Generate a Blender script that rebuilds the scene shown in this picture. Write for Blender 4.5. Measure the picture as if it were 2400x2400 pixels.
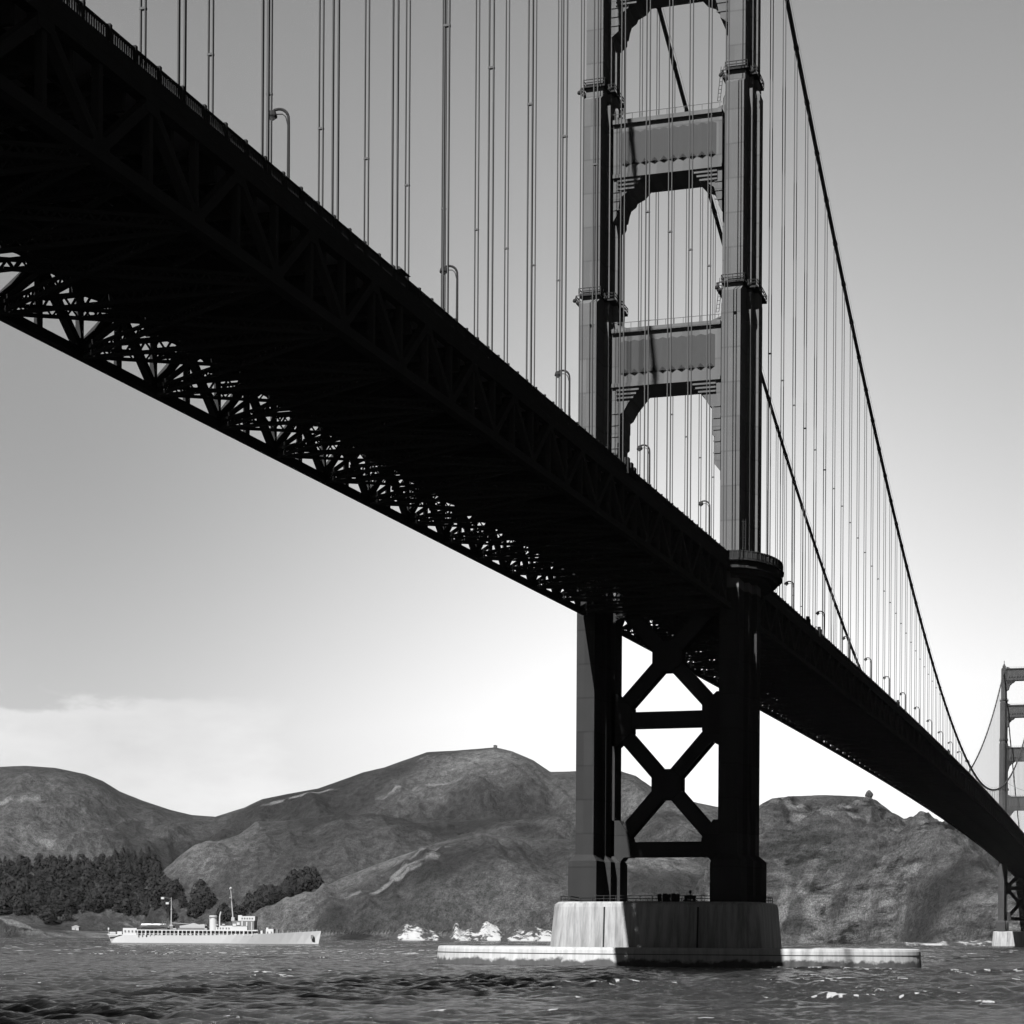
import bpy, math, random
import numpy as np
from mathutils import Vector, Matrix

for o in list(bpy.data.objects): bpy.data.objects.remove(o, do_unlink=True)
scene = bpy.context.scene
COL = scene.collection
rng = random.Random(7)
nrng = np.random.RandomState(11)

# ------------------------------------------------------------------ camera
# x = east, y = north along the bridge, z = up; near tower at the origin, water at z = 0
CAM = np.array([84.845, -368.903, 5.281]); FPX = 4608.6; PHI = 0.30395; ROLL = 0.00634; HY = 2194.6
FW = np.array([-math.sin(PHI), math.cos(PHI), 0.0]); RT = np.array([math.cos(PHI), math.sin(PHI), 0.0])
cd = bpy.data.cameras.new('camera'); cam = bpy.data.objects.new('camera', cd); COL.objects.link(cam)
cd.sensor_width = 36.0; cd.lens = FPX / 2400 * 36.0
cd.shift_y = (HY - 1200) / 2400.0
cd.clip_start = 1.0; cd.clip_end = 60000
c_, s_ = math.cos(ROLL), math.sin(ROLL)
cx_ = c_ * RT + s_ * np.array([0, 0, 1.0]); cy_ = -s_ * RT + c_ * np.array([0, 0, 1.0]); cz_ = -FW
M = Matrix(((cx_[0], cy_[0], cz_[0], CAM[0]), (cx_[1], cy_[1], cz_[1], CAM[1]), (cx_[2], cy_[2], cz_[2], CAM[2]), (0, 0, 0, 1)))
cam.matrix_world = M
scene.camera = cam

# ------------------------------------------------------------------ light
SUN = Vector((-1.0, -6.4, 6.15)).normalized()          # direction towards the sun
EXPO = 2.4
SKY_STRENGTH = 0.0536
SUN_STRENGTH = 5.0
scene.view_settings.view_transform = 'Standard'
scene.view_settings.look = 'None'
scene.view_settings.exposure = EXPO
scene.view_settings.gamma = 1.0
scene.view_settings.use_curve_mapping = False
sd = bpy.data.lights.new('sun', 'SUN'); sd.energy = SUN_STRENGTH; sd.angle = math.radians(0.5); sd.color = (1.0, 1.0, 1.0)
so = bpy.data.objects.new('sun', sd); COL.objects.link(so)
so.rotation_euler = SUN.to_track_quat('Z', 'Y').to_euler()
elev = math.asin(SUN.z); azim = math.atan2(SUN.x, SUN.y)

world = bpy.data.worlds.new('World'); scene.world = world; world.use_nodes = True
nt = world.node_tree; nt.nodes.clear()
def N(t, typ, **kw):
    n = t.nodes.new(typ)
    for k, v in kw.items(): setattr(n, k, v)
    return n
def L(t, a, b): t.links.new(a, b)
def mth(t, op, a, b=None, c=None, clamp=False):
    n = N(t, 'ShaderNodeMath', operation=op); n.use_clamp = clamp
    for i, v in enumerate((a, b, c)):
        if v is None: continue
        if isinstance(v, (int, float)): n.inputs[i].default_value = v
        else: L(t, v, n.inputs[i])
    return n.outputs[0]
sky = N(nt, 'ShaderNodeTexSky', sky_type='NISHITA'); sky.sun_disc = False
sky.sun_elevation = elev; sky.sun_rotation = azim % (2 * math.pi)
sky.altitude = 0; sky.air_density = 1.0; sky.dust_density = 2.2; sky.ozone_density = 1.0
sep = N(nt, 'ShaderNodeSeparateColor'); L(nt, sky.outputs[0], sep.inputs[0])
# panchromatic film behind a red filter: mostly the red channel of the sky
bw = mth(nt, 'ADD', mth(nt, 'MULTIPLY', sep.outputs[0], 0.85), mth(nt, 'MULTIPLY', sep.outputs[1], 0.15))
tc = N(nt, 'ShaderNodeTexCoord'); sp = N(nt, 'ShaderNodeSeparateXYZ'); L(nt, tc.outputs['Generated'], sp.inputs[0])
cur = mth(nt, 'POWER', mth(nt, 'MULTIPLY', bw, 1 / 4.2), 1.2)
cur = mth(nt, 'MULTIPLY', cur, 4.0)
cur = mth(nt, 'MINIMUM', cur, 3.4)
# lens vignetting put into the sky tone: dim at left, brightest right of centre
side = mth(nt, 'ADD', mth(nt, 'MULTIPLY', sp.outputs[0], RT[0]), mth(nt, 'MULTIPLY', sp.outputs[1], RT[1]))
gain = N(nt, 'ShaderNodeMapRange'); gain.interpolation_type = 'SMOOTHSTEP'; L(nt, side, gain.inputs[0])
gain.inputs[1].default_value = -0.24; gain.inputs[2].default_value = 0.12; gain.inputs[3].default_value = 0.64; gain.inputs[4].default_value = 1.24
g2 = N(nt, 'ShaderNodeMapRange'); g2.interpolation_type = 'SMOOTHSTEP'; L(nt, side, g2.inputs[0])
g2.inputs[1].default_value = 0.10; g2.inputs[2].default_value = 0.27; g2.inputs[3].default_value = 1.0; g2.inputs[4].default_value = 0.80
low = N(nt, 'ShaderNodeMapRange'); low.interpolation_type = 'SMOOTHSTEP'; L(nt, sp.outputs[2], low.inputs[0])
low.inputs[1].default_value = 0.20; low.inputs[2].default_value = 0.42; low.inputs[3].default_value = 1.0; low.inputs[4].default_value = 0.25
gg = mth(nt, 'MULTIPLY', gain.outputs[0], g2.outputs[0])
gg = mth(nt, 'ADD', 1.0, mth(nt, 'MULTIPLY', mth(nt, 'SUBTRACT', gg, 1.0), low.outputs[0]))
cur = mth(nt, 'MULTIPLY', cur, gg)
cur = mth(nt, 'MINIMUM', cur, 3.9)
# unseen sky overhead dimmed on purpose to deepen the shadows
zen = N(nt, 'ShaderNodeMapRange'); zen.interpolation_type = 'SMOOTHSTEP'; L(nt, sp.outputs[2], zen.inputs[0])
zen.inputs[1].default_value = 0.38; zen.inputs[2].default_value = 0.85; zen.inputs[3].default_value = 1.0; zen.inputs[4].default_value = 0.22
cur = mth(nt, 'MULTIPLY', cur, zen.outputs[0])
# unseen sky to the south, behind the camera, dimmed to deepen the shadows
fwd = mth(nt, 'ADD', mth(nt, 'MULTIPLY', sp.outputs[0], FW[0]), mth(nt, 'MULTIPLY', sp.outputs[1], FW[1]))
south_dim = N(nt, 'ShaderNodeMapRange'); south_dim.interpolation_type = 'SMOOTHSTEP'; L(nt, fwd, south_dim.inputs[0])
south_dim.inputs[1].default_value = -0.2; south_dim.inputs[2].default_value = 0.75; south_dim.inputs[3].default_value = 0.30; south_dim.inputs[4].default_value = 1.0
cur = mth(nt, 'MULTIPLY', cur, south_dim.outputs[0])
# low bank of thin cloud over the horizon
mp = N(nt, 'ShaderNodeMapping'); mp.inputs['Scale'].default_value = (10, 10, 25); L(nt, tc.outputs['Generated'], mp.inputs[0])
cn = N(nt, 'ShaderNodeTexNoise'); cn.inputs['Scale'].default_value = 1.6; cn.inputs['Detail'].default_value = 6; cn.inputs['Roughness'].default_value = 0.62
L(nt, mp.outputs[0], cn.inputs['Vector'])
edge = mth(nt, 'ADD', sp.outputs[2], mth(nt, 'MULTIPLY', mth(nt, 'SUBTRACT', cn.outputs[0], 0.5), 0.062))
band = N(nt, 'ShaderNodeMapRange'); band.interpolation_type = 'SMOOTHSTEP'
L(nt, edge, band.inputs[0]); band.inputs[1].default_value = 0.121; band.inputs[2].default_value = 0.112
band.inputs[3].default_value = 0.0; band.inputs[4].default_value = 1.0
cv_ = mth(nt, 'ADD', 2.25, mth(nt, 'MULTIPLY', cn.outputs[0], 1.3))
cv_ = mth(nt, 'ADD', cv_, mth(nt, 'MULTIPLY', mth(nt, 'SUBTRACT', 0.10, sp.outputs[2]), 5.0))
cv_ = mth(nt, 'MULTIPLY', cv_, mth(nt, 'ADD', 0.8, mth(nt, 'MULTIPLY', gain.outputs[0], 0.2)))
cv_ = mth(nt, 'MULTIPLY', cv_, south_dim.outputs[0])
cmx = N(nt, 'ShaderNodeMix', data_type='FLOAT'); fade = N(nt, 'ShaderNodeMapRange'); fade.interpolation_type = 'SMOOTHSTEP'; L(nt, side, fade.inputs[0])
fade.inputs[1].default_value = -0.03; fade.inputs[2].default_value = 0.05; fade.inputs[3].default_value = 0.95; fade.inputs[4].default_value = 0.0
L(nt, mth(nt, 'MULTIPLY', band.outputs[0], fade.outputs[0]), cmx.inputs[0]); L(nt, cur, cmx.inputs[2]); L(nt, cv_, cmx.inputs[3])
val = mth(nt, 'MAXIMUM', cmx.outputs[0], cur)
bg = N(nt, 'ShaderNodeBackground'); L(nt, val, bg.inputs[0]); bg.inputs[1].default_value = SKY_STRENGTH
ow = N(nt, 'ShaderNodeOutputWorld'); L(nt, bg.outputs[0], ow.inputs[0])

# ------------------------------------------------------------------ helpers
def tag(o, label=None, cat=None, group=None, kind=None):
    if label: o['label'] = label
    if cat: o['category'] = cat
    if group: o['group'] = group
    if kind: o['kind'] = kind
    return o
def empty(name, loc=(0, 0, 0), rz=0.0):
    o = bpy.data.objects.new(name, None); COL.objects.link(o)
    o.location = loc; o.rotation_euler = (0, 0, rz); o.empty_display_size = 1
    return o
class MB:
    def __init__(s): s.v = []; s.f = []
    def add(s, vs, fs):
        b = len(s.v); s.v.extend(vs); s.f.extend([tuple(i + b for i in f) for f in fs])
    def box(s, x0, x1, y0, y1, z0, z1):
        s.add([(x0, y0, z0), (x1, y0, z0), (x1, y1, z0), (x0, y1, z0), (x0, y0, z1), (x1, y0, z1), (x1, y1, z1), (x0, y1, z1)],
              [(0, 3, 2, 1), (4, 5, 6, 7), (0, 1, 5, 4), (1, 2, 6, 5), (2, 3, 7, 6), (3, 0, 4, 7)])
    def bar(s, a, b, w, h=None, up=(0, 0, 1)):
        h = w if h is None else h
        a = Vector(a); b = Vector(b); d = (b - a)
        if d.length < 1e-6: return
        d.normalize(); u = Vector(up)
        if abs(d.dot(u)) > 0.99: u = Vector((1, 0, 0))
        r = d.cross(u).normalized() * (w / 2); t = r.cross(d).normalized() * (h / 2)
        vs = [tuple(p + i * r + j * t) for p in (a, b) for i, j in ((-1, -1), (1, -1), (1, 1), (-1, 1))]
        s.add(vs, [(0, 1, 2, 3), (7, 6, 5, 4), (0, 4, 5, 1), (1, 5, 6, 2), (2, 6, 7, 3), (3, 7, 4, 0)])
    def tube(s, pts, r, n=6, cap=True):
        pts = [Vector(p) for p in pts]; rr = r if hasattr(r, '__len__') else [r] * len(pts)
        vs = []
        for i, p in enumerate(pts):
            d = (pts[min(i + 1, len(pts) - 1)] - pts[max(i - 1, 0)]).normalized()
            u = Vector((0, 0, 1)) if abs(d.z) < 0.95 else Vector((0, 1, 0))
            a = d.cross(u).normalized(); b = a.cross(d).normalized()
            for k in range(n):
                t = 2 * math.pi * k / n
                vs.append(tuple(p + (a * math.cos(t) + b * math.sin(t)) * rr[i]))
        fs = []
        for i in range(len(pts) - 1):
            for k in range(n):
                k2 = (k + 1) % n
                fs.append((i * n + k, i * n + k2, (i + 1) * n + k2, (i + 1) * n + k))
        if cap: fs += [tuple(range(n))[::-1], tuple((len(pts) - 1) * n + k for k in range(n))]
        s.add(vs, fs)
    def prism(s, poly, z0, z1, f0=None, f1=None):
        """poly in XY extruded in z"""
        n = len(poly)
        vs = [(x, y, z0) for x, y in poly] + [(x, y, z1) for x, y in poly]
        s.add(vs, [tuple(range(n))[::-1], tuple(range(n, 2 * n))] + [(i, (i + 1) % n, n + (i + 1) % n, n + i) for i in range(n)])
    def slabxz(s, poly, y0, y1):
        n = len(poly)
        vs = [(x, y0, z) for x, z in poly] + [(x, y1, z) for x, z in poly]
        s.add(vs, [tuple(range(n)), tuple(range(n, 2 * n))[::-1]] + [((i + 1) % n, i, n + i, n + (i + 1) % n) for i in range(n)])
    def loft(s, rings, cap=True):
        n = len(rings[0]); vs = [p for r in rings for p in r]; fs = []
        for i in range(len(rings) - 1):
            for k in range(n):
                k2 = (k + 1) % n
                fs.append((i * n + k, i * n + k2, (i + 1) * n + k2, (i + 1) * n + k))
        if cap: fs += [tuple(range(n))[::-1], tuple((len(rings) - 1) * n + k for k in range(n))]
        s.add(vs, fs)
    def sphere(s, c, r, n=8, m=5, sz=1.0):
        vs = []; 
        for i in range(m + 1):
            ph = math.pi * i / m
            for k in range(n):
                t = 2 * math.pi * k / n
                vs.append((c[0] + r * math.sin(ph) * math.cos(t), c[1] + r * math.sin(ph) * math.sin(t), c[2] + r * sz * math.cos(ph)))
        fs = [(i * n + k, (i + 1) * n + k, (i + 1) * n + (k + 1) % n, i * n + (k + 1) % n) for i in range(m) for k in range(n)]
        s.add(vs, fs)
    def build(s, name, mat, parent=None, off=(0, 0, 0), smooth=False, fixn=True):
        me = bpy.data.meshes.new(name)
        v = [(a[0] - off[0], a[1] - off[1], a[2] - off[2]) for a in s.v]
        me.from_pydata(v, [], s.f); me.materials.append(mat)
        if fixn:
            import bmesh
            bm = bmesh.new(); bm.from_mesh(me); bmesh.ops.recalc_face_normals(bm, faces=bm.faces); bm.to_mesh(me); bm.free()
        if smooth: me.polygons.foreach_set('use_smooth', [True] * len(me.polygons))
        me.update()
        o = bpy.data.objects.new(name, me); COL.objects.link(o); o.location = (0, 0, 0)
        if parent: o.parent = parent
        return o
def copy_tree(o, parent=None):
    c = o.copy(); COL.objects.link(c); c.parent = parent
    for ch in list(o.children): copy_tree(ch, c)
    return c

# ------------------------------------------------------------------ materials (a black-and-white world: every base colour is a grey)
def mat(name, base, rough=0.6, var=0.15, scale=0.4, seam=None, streak=0.0, bump=0.0, metallic=0.0, spec=0.5, dark_below=None, sheets=None):
    m = bpy.data.materials.new(name); m.use_nodes = True; t = m.node_tree; t.nodes.clear()
    out = N(t, 'ShaderNodeOutputMaterial'); p = N(t, 'ShaderNodeBsdfPrincipled'); L(t, p.outputs[0], out.inputs[0])
    p.inputs['Roughness'].default_value = rough; p.inputs['Metallic'].default_value = metallic
    p.inputs['Specular IOR Level'].default_value = spec
    tcn = N(t, 'ShaderNodeTexCoord'); v = tcn.outputs['Object']
    nz = N(t, 'ShaderNodeTexNoise'); nz.inputs['Scale'].default_value = scale; nz.inputs['Detail'].default_value = 6; nz.inputs['Roughness'].default_value = 0.65
    L(t, v, nz.inputs['Vector'])
    f = mth(t, 'ADD', 1 - var, mth(t, 'MULTIPLY', nz.outputs[0], 2 * var))
    s = N(t, 'ShaderNodeSeparateXYZ'); L(t, v, s.inputs[0])
    if streak:
        mpn = N(t, 'ShaderNodeMapping'); mpn.inputs['Scale'].default_value = (1.1, 1.1, 0.05); L(t, v, mpn.inputs[0])
        n2 = N(t, 'ShaderNodeTexNoise'); n2.inputs['Scale'].default_value = 0.8; n2.inputs['Detail'].default_value = 5; n2.inputs['Roughness'].default_value = 0.7
        L(t, mpn.outputs[0], n2.inputs['Vector'])
        r = N(t, 'ShaderNodeMapRange'); L(t, n2.outputs[0], r.inputs[0]); r.inputs[1].default_value = 0.40; r.inputs[2].default_value = 0.64
        r.inputs[3].default_value = 1.0; r.inputs[4].default_value = 1.0 - streak
        f = mth(t, 'MULTIPLY', f, r.outputs[0])
    if seam:
        md = mth(t, 'PINGPONG', mth(t, 'ADD', s.outputs[2], 500.0), seam / 2)
        ln = mth(t, 'LESS_THAN', md, 0.14)
        f = mth(t, 'MULTIPLY', f, mth(t, 'SUBTRACT', 1.0, mth(t, 'MULTIPLY', ln, 0.22)))
        # plates of slightly different tone
        cmb = N(t, 'ShaderNodeCombineXYZ'); L(t, mth(t, 'FLOOR', mth(t, 'DIVIDE', mth(t, 'ADD', s.outputs[2], 500.0 ), seam)), cmb.inputs[2])
        L(t, mth(t, 'FLOOR', mth(t, 'DIVIDE', s.outputs[0], 1.7)), cmb.inputs[0])
        wn = N(t, 'ShaderNodeTexWhiteNoise', noise_dimensions='3D'); L(t, cmb.outputs[0], wn.inputs[0])
        f = mth(t, 'MULTIPLY', f, mth(t, 'ADD', 0.89, mth(t, 'MULTIPLY', wn.outputs['Value'], 0.22)))
    if dark_below is not None:
        e = mth(t, 'ADD', s.outputs[2], mth(t, 'MULTIPLY', mth(t, 'SUBTRACT', nz.outputs[0], 0.5), 3.2))
        r = N(t, 'ShaderNodeMapRange'); L(t, e, r.inputs[0]); r.inputs[1].default_value = dark_below - 0.25; r.inputs[2].default_value = dark_below + 0.25
        r.inputs[3].default_value = 0.16; r.inputs[4].default_value = 1.0
        f = mth(t, 'MULTIPLY', f, r.outputs[0])
    cv = mth(t, 'MULTIPLY', f, base)
    cc = N(t, 'ShaderNodeCombineColor')
    for i in range(3): L(t, cv, cc.inputs[i])
    L(t, cc.outputs[0], p.inputs['Base Color'])
    if bump:
        b = N(t, 'ShaderNodeBump'); b.inputs['Strength'].default_value = 0.6; b.inputs['Distance'].default_value = bump
        L(t, nz.outputs[0], b.inputs['Height']); L(t, b.outputs[0], p.inputs['Normal'])
    return m
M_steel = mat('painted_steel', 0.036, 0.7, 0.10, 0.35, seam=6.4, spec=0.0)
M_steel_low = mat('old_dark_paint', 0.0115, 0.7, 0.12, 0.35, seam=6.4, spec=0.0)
M_steel_far = mat('painted_steel_distant', 0.017, 0.7, 0.1, 0.35, seam=6.4, spec=0.0)
M_steel2 = mat('painted_steel_panel', 0.016, 0.7, 0.12, 0.5, spec=0.05)
M_dark = mat('steel_darkened_for_shade', 0.011, 0.8, 0.2, 0.5, spec=0.0)  # same paint as the towers, with the deck's deep shade put into the colour
M_cable = mat('cable_paint', 0.018, 0.7, 0.1, 0.5, spec=0.0)
M_rope = mat('rope_paint', 0.032, 0.7, 0.1, 0.5, spec=0.0)
M_asph = mat('asphalt', 0.03, 0.9, 0.15, 0.4)
M_conc = mat('pier_concrete', 0.108, 0.9, 0.10, 0.25, streak=0.48, bump=0.05, spec=0.2)
M_fend = mat('fender_concrete', 0.145, 0.9, 0.12, 0.35, streak=0.3, bump=0.05, spec=0.2, dark_below=1.1)
M_white = mat('ship_white_paint', 0.14, 0.5, 0.08, 0.3, spec=0.3)
M_canvas = mat('canvas', 0.095, 0.9, 0.12, 0.6)
M_shipdk = mat('ship_dark_fittings', 0.02, 0.7, 0.2, 0.5)
M_glass = mat('dark_glass', 0.02, 0.15, 0.05, 0.5)
M_lamp = mat('lamp_glass', 0.2, 0.4, 0.05, 0.5)
M_leaf = mat('tree_foliage', 0.0034, 0.9, 0.45, 0.08, spec=0.1)
M_leaf2 = mat('single_tree_foliage', 0.018, 0.9, 0.35, 0.5, spec=0.1)
M_trunk = mat('bark', 0.02, 0.9, 0.2, 0.5)
M_rock = mat('pale_rock', 0.15, 0.95, 0.55, 0.22, bump=0.4, spec=0.1)
M_drock = mat('dark_wet_rock', 0.012, 0.8, 0.4, 0.2, bump=0.3, spec=0.3)

# ------------------------------------------------------------------ numpy value noise
def vnoise(x, y, seed=0):
    xi = np.floor(x).astype(np.int64); yi = np.floor(y).astype(np.int64); xf = x - xi; yf = y - yi
    def h(a, b):
        n = (a * 374761393 + b * 668265263 + seed * 1442695041) & 0x7fffffff
        n = ((n ^ (n >> 13)) * 1274126177) & 0x7fffffff
        return ((n ^ (n >> 16)) & 0xffff) / 65535.0
    u = xf * xf * xf * (xf * (xf * 6 - 15) + 10); v = yf * yf * yf * (yf * (yf * 6 - 15) + 10)
    return (h(xi, yi) * (1 - u) + h(xi + 1, yi) * u) * (1 - v) + (h(xi, yi + 1) * (1 - u) + h(xi + 1, yi + 1) * u) * v
def fbm(x, y, o=5, seed=0, ridged=False, gain=0.5):
    r = np.zeros_like(x); a = 1.0; t = 0
    for i in range(o):
        n = vnoise(x * 2 ** i, y * 2 ** i, seed + i * 17)
        if ridged: n = 1 - np.abs(2 * n - 1)
        r += a * n; t += a; a *= gain
    return r / t
def smooth(a, b, x):
    t = np.clip((x - a) / (b - a), 0, 1); return t * t * (3 - 2 * t)

def grid_mesh(name, X, Y, Z, mt, attrs=None, flip=False):
    nr, nc = X.shape
    co = np.stack([X, Y, Z], -1).reshape(-1, 3).astype(np.float32)
    idx = np.arange(nr * nc).reshape(nr, nc)
    q = np.stack([idx[:-1, :-1], idx[:-1, 1:], idx[1:, 1:], idx[1:, :-1]], -1).reshape(-1, 4)
    if flip: q = q[:, ::-1]
    me = bpy.data.meshes.new(name)
    me.vertices.add(len(co)); me.vertices.foreach_set('co', co.ravel())
    me.loops.add(q.size); me.loops.foreach_set('vertex_index', q.ravel().astype(np.int32))
    me.polygons.add(len(q)); me.polygons.foreach_set('loop_start', (np.arange(len(q)) * 4).astype(np.int32))
    me.polygons.foreach_set('loop_total', np.full(len(q), 4, np.int32))
    me.polygons.foreach_set('use_smooth', np.ones(len(q), bool))
    me.update(calc_edges=True)
    for k, a in (attrs or {}).items():
        at = me.attributes.new(k, 'FLOAT', 'POINT'); at.data.foreach_set('value', a.reshape(-1).astype(np.float32))
    me.materials.append(mt)
    o = bpy.data.objects.new(name, me); COL.objects.link(o)
    return o

# ------------------------------------------------------------------ water
def water_material():
    m = bpy.data.materials.new('sea_water'); m.use_nodes = True; t = m.node_tree; t.nodes.clear()
    out = N(t, 'ShaderNodeOutputMaterial'); p = N(t, 'ShaderNodeBsdfPrincipled')
    p.inputs['Roughness'].default_value = 0.12; p.inputs['IOR'].default_value = 1.33
    p.inputs['Specular IOR Level'].default_value = 0.20
    g = N(t, 'ShaderNodeNewGeometry')
    n = N(t, 'ShaderNodeTexNoise'); n.inputs['Scale'].default_value = 0.9; n.inputs['Detail'].default_value = 6; n.inputs['Roughness'].default_value = 0.65
    mpn = N(t, 'ShaderNodeMapping'); mpn.inputs['Rotation'].default_value = (0, 0, 0.3); mpn.inputs['Scale'].default_value = (0.7, 1.3, 1)
    L(t, g.outputs['Position'], mpn.inputs[0]); L(t, mpn.outputs[0], n.inputs['Vector'])
    b = N(t, 'ShaderNodeBump'); b.inputs['Strength'].default_value = 1.0; b.inputs['Distance'].default_value = 0.75
    L(t, n.outputs[0], b.inputs['Height']); L(t, b.outputs[0], p.inputs['Normal'])
    fa = N(t, 'ShaderNodeAttribute'); fa.attribute_name = 'foam'
    mix = N(t, 'ShaderNodeMix', data_type='RGBA'); fn_ = N(t, 'ShaderNodeTexNoise'); fn_.inputs['Scale'].default_value = 2.2; fn_.inputs['Detail'].default_value = 5; fn_.inputs['Roughness'].default_value = 0.7; L(t, g.outputs['Position'], fn_.inputs['Vector'])
    fr_ = N(t, 'ShaderNodeMapRange'); L(t, mth(t, 'ADD', fa.outputs['Fac'], mth(t, 'MULTIPLY', mth(t, 'SUBTRACT', fn_.outputs[0], 0.5), 2.4)), fr_.inputs[0]); fr_.inputs[1].default_value = 0.52; fr_.inputs[2].default_value = 0.85
    ff = mth(t, 'MULTIPLY', fr_.outputs[0], mth(t, 'GREATER_THAN', fa.outputs['Fac'], 0.08))
    L(t, ff, mix.inputs[0])
    mix.inputs[6].default_value = (0.008, 0.008, 0.008, 1); mix.inputs[7].default_value = (0.12, 0.12, 0.12, 1)
    L(t, mix.outputs[2], p.inputs['Base Color'])
    L(t, mth(t, 'ADD', 0.12, mth(t, 'MULTIPLY', ff, 0.6)), p.inputs['Roughness'])
    L(t, p.outputs[0], out.inputs[0]); return m
M_water = water_material()
def wave_height(X, Y, R):
    Z = np.zeros_like(X); r = np.random.RandomState(5)
    wd = math.radians(12)                                   # mean travel direction (wind in from the west)
    for i in range(72):
        lam = 0.85 * (8.0 / 0.85) ** (r.rand() ** 0.95); th = wd + r.randn() * 0.5
        amp = 0.0105 * lam ** 0.88; k = 2 * math.pi / lam
        fade = np.clip(lam / (R * 0.0075) - 0.6, 0, 1)       # waves finer than the mesh fade out far away
        ph = k * (X * math.sin(th) + Y * math.cos(th)) + r.rand() * 6.28
        sn = np.sin(ph); Z += amp * fade * (sn + 0.28 * (1 - 2 * np.abs(np.cos(ph / 2 + 0.785))) * 1.0)
    return Z
def make_water():
    az0 = math.atan2(FW[0], FW[1])
    fine = np.linspace(-0.32, 0.32, 960)
    coarse_l = np.linspace(-math.pi, -0.32, 60)[:-1]; coarse_r = np.linspace(0.32, math.pi, 60)[1:]
    th = np.concatenate([coarse_l, fine, coarse_r]) + az0
    rr = [2.0, 20, 45, 65, 76]
    r = 80.0
    while r < 2600: rr.append(r); r += max(0.36, r * 0.003)
    rr += [2800, 3300, 4200, 6000, 9000, 16000, 30000, 55000]
    R, T = np.meshgrid(np.array(rr), th, indexing='ij')
    X = CAM[0] + R * np.sin(T); Y = CAM[1] + R * np.cos(T)
    Z = wave_height(X, Y, R)
    lee = np.clip(fbm(X / 70, Y / 45, 3, 3) * 1.6 - 0.1, 0.45, 1.25)   # gusts and slicks
    Z = Z * lee
    Z = np.where(R < 78, Z * 0.3, Z)
    n = fbm(X / 0.9, Y / 0.6, 3, 91); patch = fbm(X / 13, Y / 16, 2, 77)
    foam = smooth(0.15, 0.25, Z) * smooth(0.54, 0.62, n) * smooth(0.48, 0.58, patch)
    far = smooth(260, 700, R)
    foam = np.maximum(foam, far * smooth(0.69, 0.75, fbm(X / 5, Y / 22, 3, 44)))
    # wash along the fender, and the wake of the ship
    e_ = np.sqrt(((X - 1.3) / 47.4) ** 2 + (Y / 25.1) ** 2); foam = np.maximum(foam, .55 * np.exp(-((e_ - 1.02) / .018) ** 2) * smooth(.45, .6, n))
    u0 = (257 - 1200) / FPX; bx, by = (CAM + 1080.0 * (FW + RT * u0))[:2]; al = (X - bx) * RT[0] + (Y - by) * RT[1]; ac = (X - bx) * FW[0] + (Y - by) * FW[1]
    foam = np.maximum(foam, .7 * (al < 116) * (al > -95) * np.exp(-((np.abs(ac + 7.5) - 1 - np.clip(-al, 0, 99) * .03) / 3.0) ** 2) * smooth(.42, .6, n))
    o = grid_mesh('water', X, Y, Z, M_water, {'foam': np.clip(foam, 0, 1)}, flip=True)
    tag(o, kind='structure'); return o
make_water()

# ------------------------------------------------------------------ hills
def wpt(px, py, D):
    """the point at depth D (metres along the view axis) that the surveyed skyline reading px, py stands for"""
    du, dv = px - 1200, py - HY
    u = du * c_ + dv * s_; v = -du * s_ + dv * c_
    return u / FPX, CAM[2] - v / FPX * D
def layer(crest, shore, back=500, p=0.8, foot=0.0):
    cu = [wpt(a, b, d) for a, b, d in crest]
    return dict(u=np.array([c[0] for c in cu]), z=np.array([c[1] for c in cu]), D=np.array([c[2] for c in crest], float),
                su=np.array([wpt(a, 2200, 2000)[0] for a, _ in shore]), sD=np.array([b for _, b in shore], float), back=back, p=p, foot=foot)
LY = {}
LY['left_hill'] = layer([(-700, 1900, 3400), (-250, 1830, 3350), (0, 1797, 3300), (60, 1794, 3300), (130, 1799, 3300), (200, 1814, 3300), (240, 1830, 3300), (280, 1855, 3300), (330, 1875, 3300), (400, 1898, 3250),
    (450, 1910, 3250), (510, 1914, 3250), (640, 1935, 3250), (900, 1990, 3250), (1100, 2100, 3300), (1200, 2195, 3300)], [(-700, 2500), (0, 2500), (700, 2640), (1200, 2700)], p=0.72, back=900)
LY['summit'] = layer([(330, 2120, 3150), (430, 1990, 3150), (505, 1914, 3150), (570, 1894, 3150), (615, 1873, 3150), (670, 1862, 3150), (745, 1848, 3150), (800, 1829, 3150), (850, 1811, 3150), (900, 1799, 3150), (950, 1781, 3150),
    (1000, 1763, 3150), (1060, 1759, 3150), (1100, 1756, 3150), (1160, 1751, 3150), (1200, 1760, 3120), (1250, 1781, 3100), (1290, 1808, 3080), (1350, 1807, 3050), (1445, 1804, 3000), (1490, 1818, 2950), (1530, 1846, 2900),
    (1600, 1872, 2850), (1640, 1882, 2800), (1683, 1891, 2800), (1790, 1920, 2750), (1900, 2050, 2700), (2000, 2195, 2700)], [(330, 2700), (1000, 2560), (1500, 2400), (2000, 2300)], p=0.85, back=900)
LY['spur'] = layer([(330, 2195, 2700), (360, 2075, 2700), (370, 2052, 2720), (397, 2030, 2740), (440, 2004, 2770), (489, 1981, 2800), (559, 1958, 2850), (605, 1927, 2900), (700, 1922, 2900), (800, 1921, 2900), (905, 1925, 2900),
    (1060, 1930, 2850), (1200, 1925, 2800), (1340, 1920, 2750), (1440, 1925, 2700), (1560, 1905, 2650), (1683, 1925, 2600), (1790, 1990, 2500), (1900, 2195, 2400)], [(330, 2560), (1000, 2480), (1500, 2350), (1900, 2200)], p=0.62, back=420)
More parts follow.
